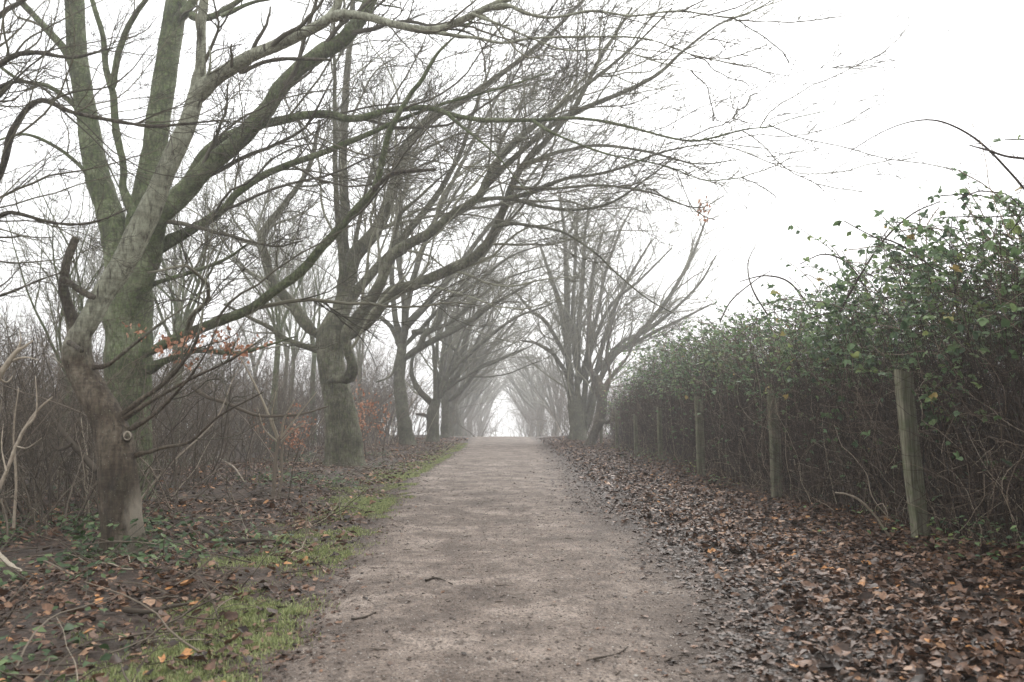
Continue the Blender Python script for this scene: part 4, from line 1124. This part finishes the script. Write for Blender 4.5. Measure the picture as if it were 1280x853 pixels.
# long canes that arch against the sky
for pts, d0, d1 in (([(1300, 260, 3), (1262, 215, 2.9), (1225, 178, 2.7), (1190, 157, 2.4), (1160, 150, 2), (1125, 156, 1.6), (1090, 172, 1.3), (1062, 190, 1)], 6.6, 6.4),
                    ([(1300, 200, 3.6), (1260, 196, 3), (1235, 188, 2.6), (1212, 182, 1.5)], 6.2, 6.2),
                    ([(1050, 390, 3), (1075, 345, 3), (1105, 300, 2.6), (1140, 268, 2.2), (1175, 252, 1.4)], 9.5, 8.5),
                    ([(1160, 330, 2.6), (1135, 312, 2.4), (1110, 300, 2), (1085, 296, 1.4)], 8.8, 8.4),
                    ([(1010, 380, 2.6), (985, 352, 2.4), (955, 345, 2), (925, 352, 1.2)], 12, 12),
                    ([(1085, 365, 2.4), (1060, 330, 2.4), (1030, 318, 2), (1000, 330, 1.2)], 10, 10),
                    ([(960, 395, 2.2), (940, 360, 2), (935, 330, 1.4), (945, 305, .9)], 14, 14),
                    ([(900, 402, 2.2), (915, 375, 2), (945, 350, 1.6), (965, 338, 1)], 17, 17)):
    P, R = trace(pts, d0, d1)
    T = Tubes(); T.add(P, R, 6, [.3])
    sp = spawn(rng, P[None], R[None], np.array([9]), .2, (.5, 1.0), (.45, .7), (.1, .25), 1)
    p1, r1 = grow(rng, *sp[:3], np.clip(sp[3], .0012, .003), 7, .14); T.add(p1, r1, 3, np.full(len(p1), .2))
    link('cane', T.build('cane', M['cane'], horg), hedge)

# ------------------------------------------------------------------ leaf litter, ground cover, grass
def on_ground(x, y):
    l, r = edge_l(y), edge_r(y); g = .12 * (r - l)
    inside = (x > l - g) & (x < r + g)
    return np.where(inside, np.maximum(path_z(x, y), ground_z(x, y)), ground_z(x, y))


def litter(name, label, x, y, size, rng, lift=.02, tilt=.45, var=None, kinds=('curl', 'flat', 'lobed', 'curl')):
    n = len(x)
    z = on_ground(x, y) + rng.random(n) * lift + .004
    a = rng.uniform(0, 6.283, n)
    xa = np.stack([np.cos(a), np.sin(a), rng.normal(0, tilt * .6, n)], 1)
    nr = np.stack([rng.normal(0, tilt, n), rng.normal(0, tilt, n), np.ones(n)], 1)
    nr[rng.random(n) < .3] *= [1, 1, -1]
    return tag(link(name, leaves_mesh(name, M['dead_leaf'], np.stack([x, y, z], 1), xa, nr, size, list(kinds), rng, var, .22)), label, 'leaves', None, 'stuff')


rng = np.random.default_rng(21)
n = 80000
y = 2.6 + 46 * rng.random(n) ** 2.0
off = rng.random(n) ** .9 * 3.4
x = edge_r(y) + .04 + off - .35 * rng.random(n) ** 3 + .18 * fbm(y * .8, y * 0, oct=3)
s = (x < 5.2) & ((x > edge_r(y) + .35) | (rng.random(n) < .55))
x, y = x[s], y[s]
sz = rng.uniform(.022, .07, len(x)) * (1 + .45 * (rng.random(len(x)) < .12)) * (1 + x * 0 + .012 * y)
litter('fallen_leaves', 'deep drift of wet brown leaves between the path and the hedge', x, y, sz, rng, .04, .38,
       np.clip(rng.normal(.36, .25, len(x)) + .35 * (rng.random(len(x)) < .07) - .12 * np.clip(1 - (x - edge_r(y)) / .6, 0, 1), 0, 1))
n = 60000
y = 2.8 + 44 * rng.random(n) ** 1.9
x = edge_l(y) - .05 - rng.random(n) ** .8 * 5.5
dens = np.clip(.62 + 1.1 * fbm(x * .9, y * .9, oct=3), .12, 1)
s = rng.random(n) < dens
x, y = x[s], y[s]
litter('fallen_leaves', 'scattered brown and orange leaves on the bank under the left trees', x, y, rng.uniform(.025, .075, len(x)) * (1 + .45 * (rng.random(len(x)) < .12)) * (1 + .012 * y), rng, .04, .42, np.clip(rng.normal(.42, .25, len(x)) + .4 * (rng.random(len(x)) < .07), 0, 1))
n = 1500
y = 2.8 + 26 * rng.random(n) ** 1.6
x = edge_l(y) + (edge_r(y) - edge_l(y)) * np.where(rng.random(n) < .7, 1 - rng.random(n) ** 2 * .45, rng.random(n))
litter('leaf_scraps', 'stray torn leaf scraps trodden into the path', x, y, rng.uniform(.008, .04, n), rng, .003, .15, rng.uniform(0, .75, n), ('flat', 'lobed'))

n = 9000
y = 2.8 + 34 * rng.random(n) ** 1.8
x = edge_r(y) + rng.normal(-.02, .16 + .012 * np.clip(y, 0, 15), n) + .25 * fbm(y * .9, y * 0 + 2, oct=3)
litter('leaf_scraps', 'dark sodden leaf mush where the drift meets the path', x, y, rng.uniform(.015, .06, n), rng, .006, .16, np.clip(rng.normal(.22, .2, n), 0, 1), ('flat', 'lobed', 'flat'))
n = 5000
y = 2.8 + 30 * rng.random(n) ** 1.8
x = edge_l(y) + rng.normal(-.1, .22, n) + .2 * fbm(y * .9, y * 0 + 7, oct=3)
litter('leaf_scraps', 'dark sodden leaf scraps along the grassy path edge', x, y, rng.uniform(.012, .05, n), rng, .006, .16, np.clip(rng.normal(.28, .22, n), 0, 1), ('flat', 'lobed', 'flat'))

# grit and small dark debris on the path
def rocks(name, label, mat, x, y, size, rng, var, flat=.5, elong=1.0):
    n = len(x)
    t = (1 + 5 ** .5) / 2
    ico = np.array([(0, 1, t), (0, -1, t), (0, 1, -t), (0, -1, -t), (1, t, 0), (-1, t, 0), (1, -t, 0), (-1, -t, 0), (t, 0, 1), (-t, 0, 1), (t, 0, -1), (-t, 0, -1)]) / 1.9
    fc = np.array([(0, 1, 8), (0, 9, 1), (0, 5, 9), (0, 4, 5), (0, 8, 4), (1, 6, 8), (1, 7, 6), (1, 9, 7), (2, 3, 11), (2, 10, 3), (2, 4, 10), (2, 5, 4), (2, 11, 5), (3, 6, 7), (3, 10, 6), (3, 7, 11), (4, 8, 10), (5, 11, 9), (6, 10, 8), (7, 9, 11)])
    v = ico[None] * rng.uniform(.6, 1.25, (n, 12, 1)) * size[:, None, None] * .5
    v[..., 0] *= elong * rng.uniform(.8, 1.3, (n, 1)); v[..., 2] *= flat
    a = rng.uniform(0, 6.28, n); c_, s_ = np.cos(a)[:, None], np.sin(a)[:, None]
    vx = v[..., 0] * c_ - v[..., 1] * s_; vy = v[..., 0] * s_ + v[..., 1] * c_
    z = on_ground(x, y)
    V = np.stack([vx + x[:, None], vy + y[:, None], v[..., 2] + z[:, None] + size[:, None] * .06], -1).reshape(-1, 3)
    Fc = (fc[None] + (np.arange(n) * 12)[:, None, None]).reshape(-1, 3)
    tag(link(name, mesh_from(name, V, [Fc], M[mat], np.repeat(var, 12))), label, 'stones', None, 'stuff')


n = 26000
y = 2.9 + 18 * rng.random(n) ** 2.2
x = edge_l(y) + (edge_r(y) - edge_l(y)) * (.04 + .88 * rng.random(n))
rocks('gravel', 'pale grit and small stones pressed into the path', 'pebble', x, y, rng.uniform(.004, .014, n) * (1 + 1.0 * (rng.random(n) < .04)), rng, np.clip(rng.normal(.38, .3, n), 0, 1))
T = Tubes()
n = 900
y = 2.9 + 20 * rng.random(n) ** 1.8
x = edge_l(y) + (edge_r(y) - edge_l(y)) * rng.random(n)
a = rng.normal(0, .7, n)
P, R = grow(rng, np.stack([x, y, on_ground(x, y) + .006], 1), np.stack([np.cos(a), np.sin(a), np.zeros(n)], 1), rng.uniform(.012, .035, n) * (1 + 2.2 * (rng.random(n) < .12)), rng.uniform(.0015, .0038, n), 6, .25, (0, 0, 0), .5)
P[:, :, 2] = on_ground(P[:, :, 0], P[:, :, 1]) + .005
T.add(P, R, 4, rng.uniform(0, .25, n))
tag(link('twig_litter', T.build('twig_litter', M['brush'])), 'small dark broken twigs trodden into the path', 'twigs', None, 'stuff')
# sticks and twigs over the left bank
T = Tubes()
n = 2600
y = 3 + 34 * rng.random(n) ** 1.5; x = edge_l(y) - .3 - 6.5 * rng.random(n)
a = rng.uniform(0, 6.28, n)
P, R = grow(rng, np.stack([x, y, ground_z(x, y) + .03], 1), np.stack([np.cos(a), np.sin(a), np.abs(rng.normal(.1, .35, n))], 1), rng.uniform(.15, .9, n), rng.uniform(.002, .007, n), 8, .16, (0, 0, -.03), .4)
P[:, :, 2] = np.maximum(P[:, :, 2], ground_z(P[:, :, 0], P[:, :, 1]) + .01)
T.add(P, R, 4, np.clip(rng.normal(.5, .3, n), 0, 1))
tag(link('twig_litter', T.build('twig_litter', M['brush'])), 'thin twigs strewn over the leaves of the left bank', 'twigs', None, 'stuff')

# grass: short tufts along the path edge
def grass(label, cx, cy, per, rad, hgt, rng):
    m_ = len(cx)
    x = np.repeat(cx, per) + rng.normal(0, 1, m_ * per) * np.repeat(rad, per)
    y = np.repeat(cy, per) + rng.normal(0, 1, m_ * per) * np.repeat(rad, per)
    n = len(x)
    z = on_ground(x, y)
    h = np.repeat(hgt, per) * rng.uniform(.5, 1.2, n)
    a = rng.uniform(0, 6.28, n); ln = np.stack([np.cos(a), np.sin(a)], 1)
    bend = rng.uniform(.2, .9, n)
    wv = np.stack([-np.sin(a), np.cos(a), np.zeros(n)], 1) * rng.uniform(.0012, .0026, n)[:, None] * (1 + y[:, None] / 14)
    b0 = np.stack([x, y, z - .005], 1)
    p1 = b0 + np.concatenate([ln * (bend * h * .35)[:, None], (h * .6)[:, None]], 1)
    p2 = b0 + np.concatenate([ln * (bend * h)[:, None], (h * (1 - .35 * bend))[:, None]], 1)
    V = np.stack([b0 - wv, b0 + wv, p1 + wv * .8, p1 - wv * .8, p2], 1).reshape(-1, 3)
    k = (np.arange(n) * 5)[:, None]
    tag(link('grass', mesh_from('grass', V, [k + np.array([[0, 1, 2, 3]]), k + np.array([[3, 2, 4]])], M['grass'], np.repeat(np.clip(rng.normal(.5, .25, n), 0, 1), 5))), label, 'grass', None, 'stuff')


n = 6000
y = 3.2 + 36 * rng.random(n) ** 1.6
x = edge_l(y) - .02 - np.abs(rng.normal(0, .38, n))
dens = np.clip(.32 + 2.2 * fbm(x * 1.1 + 9, y * .75, oct=3), 0, 1) * np.clip((y - 2) / 6, .2, 1)
s = rng.random(n) < dens
spots_ = [(285, 770, 36, .14), (250, 765, 14, .09), (190, 845, 22, .14), (330, 805, 14, .12), (390, 690, 40, .22), (420, 668, 40, .2), (440, 640, 36, .24), (455, 625, 30, .3), (350, 700, 20, .15), (470, 610, 30, .35), (240, 830, 12, .1), (300, 745, 12, .1), (735, 563, 16, .5)]
gx, gy = [x[s]], [y[s]]
for u, v_, k, rd in spots_:
    yy = F_PX * CAM_H / (v_ - HOR); p = at(u, v_, yy)
    gx.append(p[0] + rng.normal(0, rd, k)); gy.append(yy + rng.normal(0, rd * 1.5, k))
gx, gy = np.concatenate(gx), np.concatenate(gy)
grass('short bright green grass growing along the path edge', gx, gy, 90, rng.uniform(.04, .10, len(gx)), rng.uniform(.012, .05, len(gx)), rng)

# ivy and bramble seedlings
def cover(label, x, y, zup, size, rng, mat='ivy_leaf', name='undergrowth'):
    n = len(x)
    p = np.stack([x, y, on_ground(x, y) + zup], 1)
    a = rng.uniform(0, 6.28, n)
    xa = np.stack([np.cos(a), np.sin(a), rng.normal(-.2, .3, n)], 1)
    nr = np.stack([rng.normal(0, .4, n), rng.normal(-.2, .4, n), np.ones(n)], 1)
    tag(link(name, leaves_mesh(name, M[mat], p, xa, nr, size, ['ovate'], rng)), label, 'plants', None, 'stuff')


n = 30000
y = 3.3 + 24 * rng.random(n) ** 1.7
x = edge_l(y) - .5 - 6.0 * rng.random(n) ** .8
dens = np.clip(-.10 + 1.9 * fbm(x * 1.0 + 31, y * .8, oct=4) + .42 * (x < edge_l(y) - .9) * (y < 9.5), 0, 1)
s = rng.random(n) < dens
x, y = x[s], y[s]
cover('low green ivy and bramble leaves covering the left bank', x, y, .02 + .16 * rng.random(len(x)) ** 1.4, rng.uniform(.035, .075, len(x)), rng)
a = rng.uniform(0, 6.28, 260); rr = .20 + .22 * rng.random(260)
cover('dark green ivy clump round the foot of the crooked tree', baseA[0] + rr * np.cos(a) - .05, baseA[1] - .08 + rr * np.sin(a), .02 + .34 * rng.random(260) ** 1.5 * (rr < .4), rng.uniform(.05, .09, 260), rng)
n = 5200
y = 3.2 + 24 * rng.random(n) ** 1.4; x = 3.55 + .35 * rng.normal(0, 1, n) + .3
s = rng.random(n) < np.clip(-.05 + 2.0 * fbm(x * 1.4, y * 1.4, oct=3), 0, 1)
x, y = x[s], y[s]
cover('low bramble seedlings at the foot of the hedge', x, y, .03 + .25 * rng.random(len(x)) ** 1.5, rng.uniform(.03, .06, len(x)), rng, 'bramble_leaf')
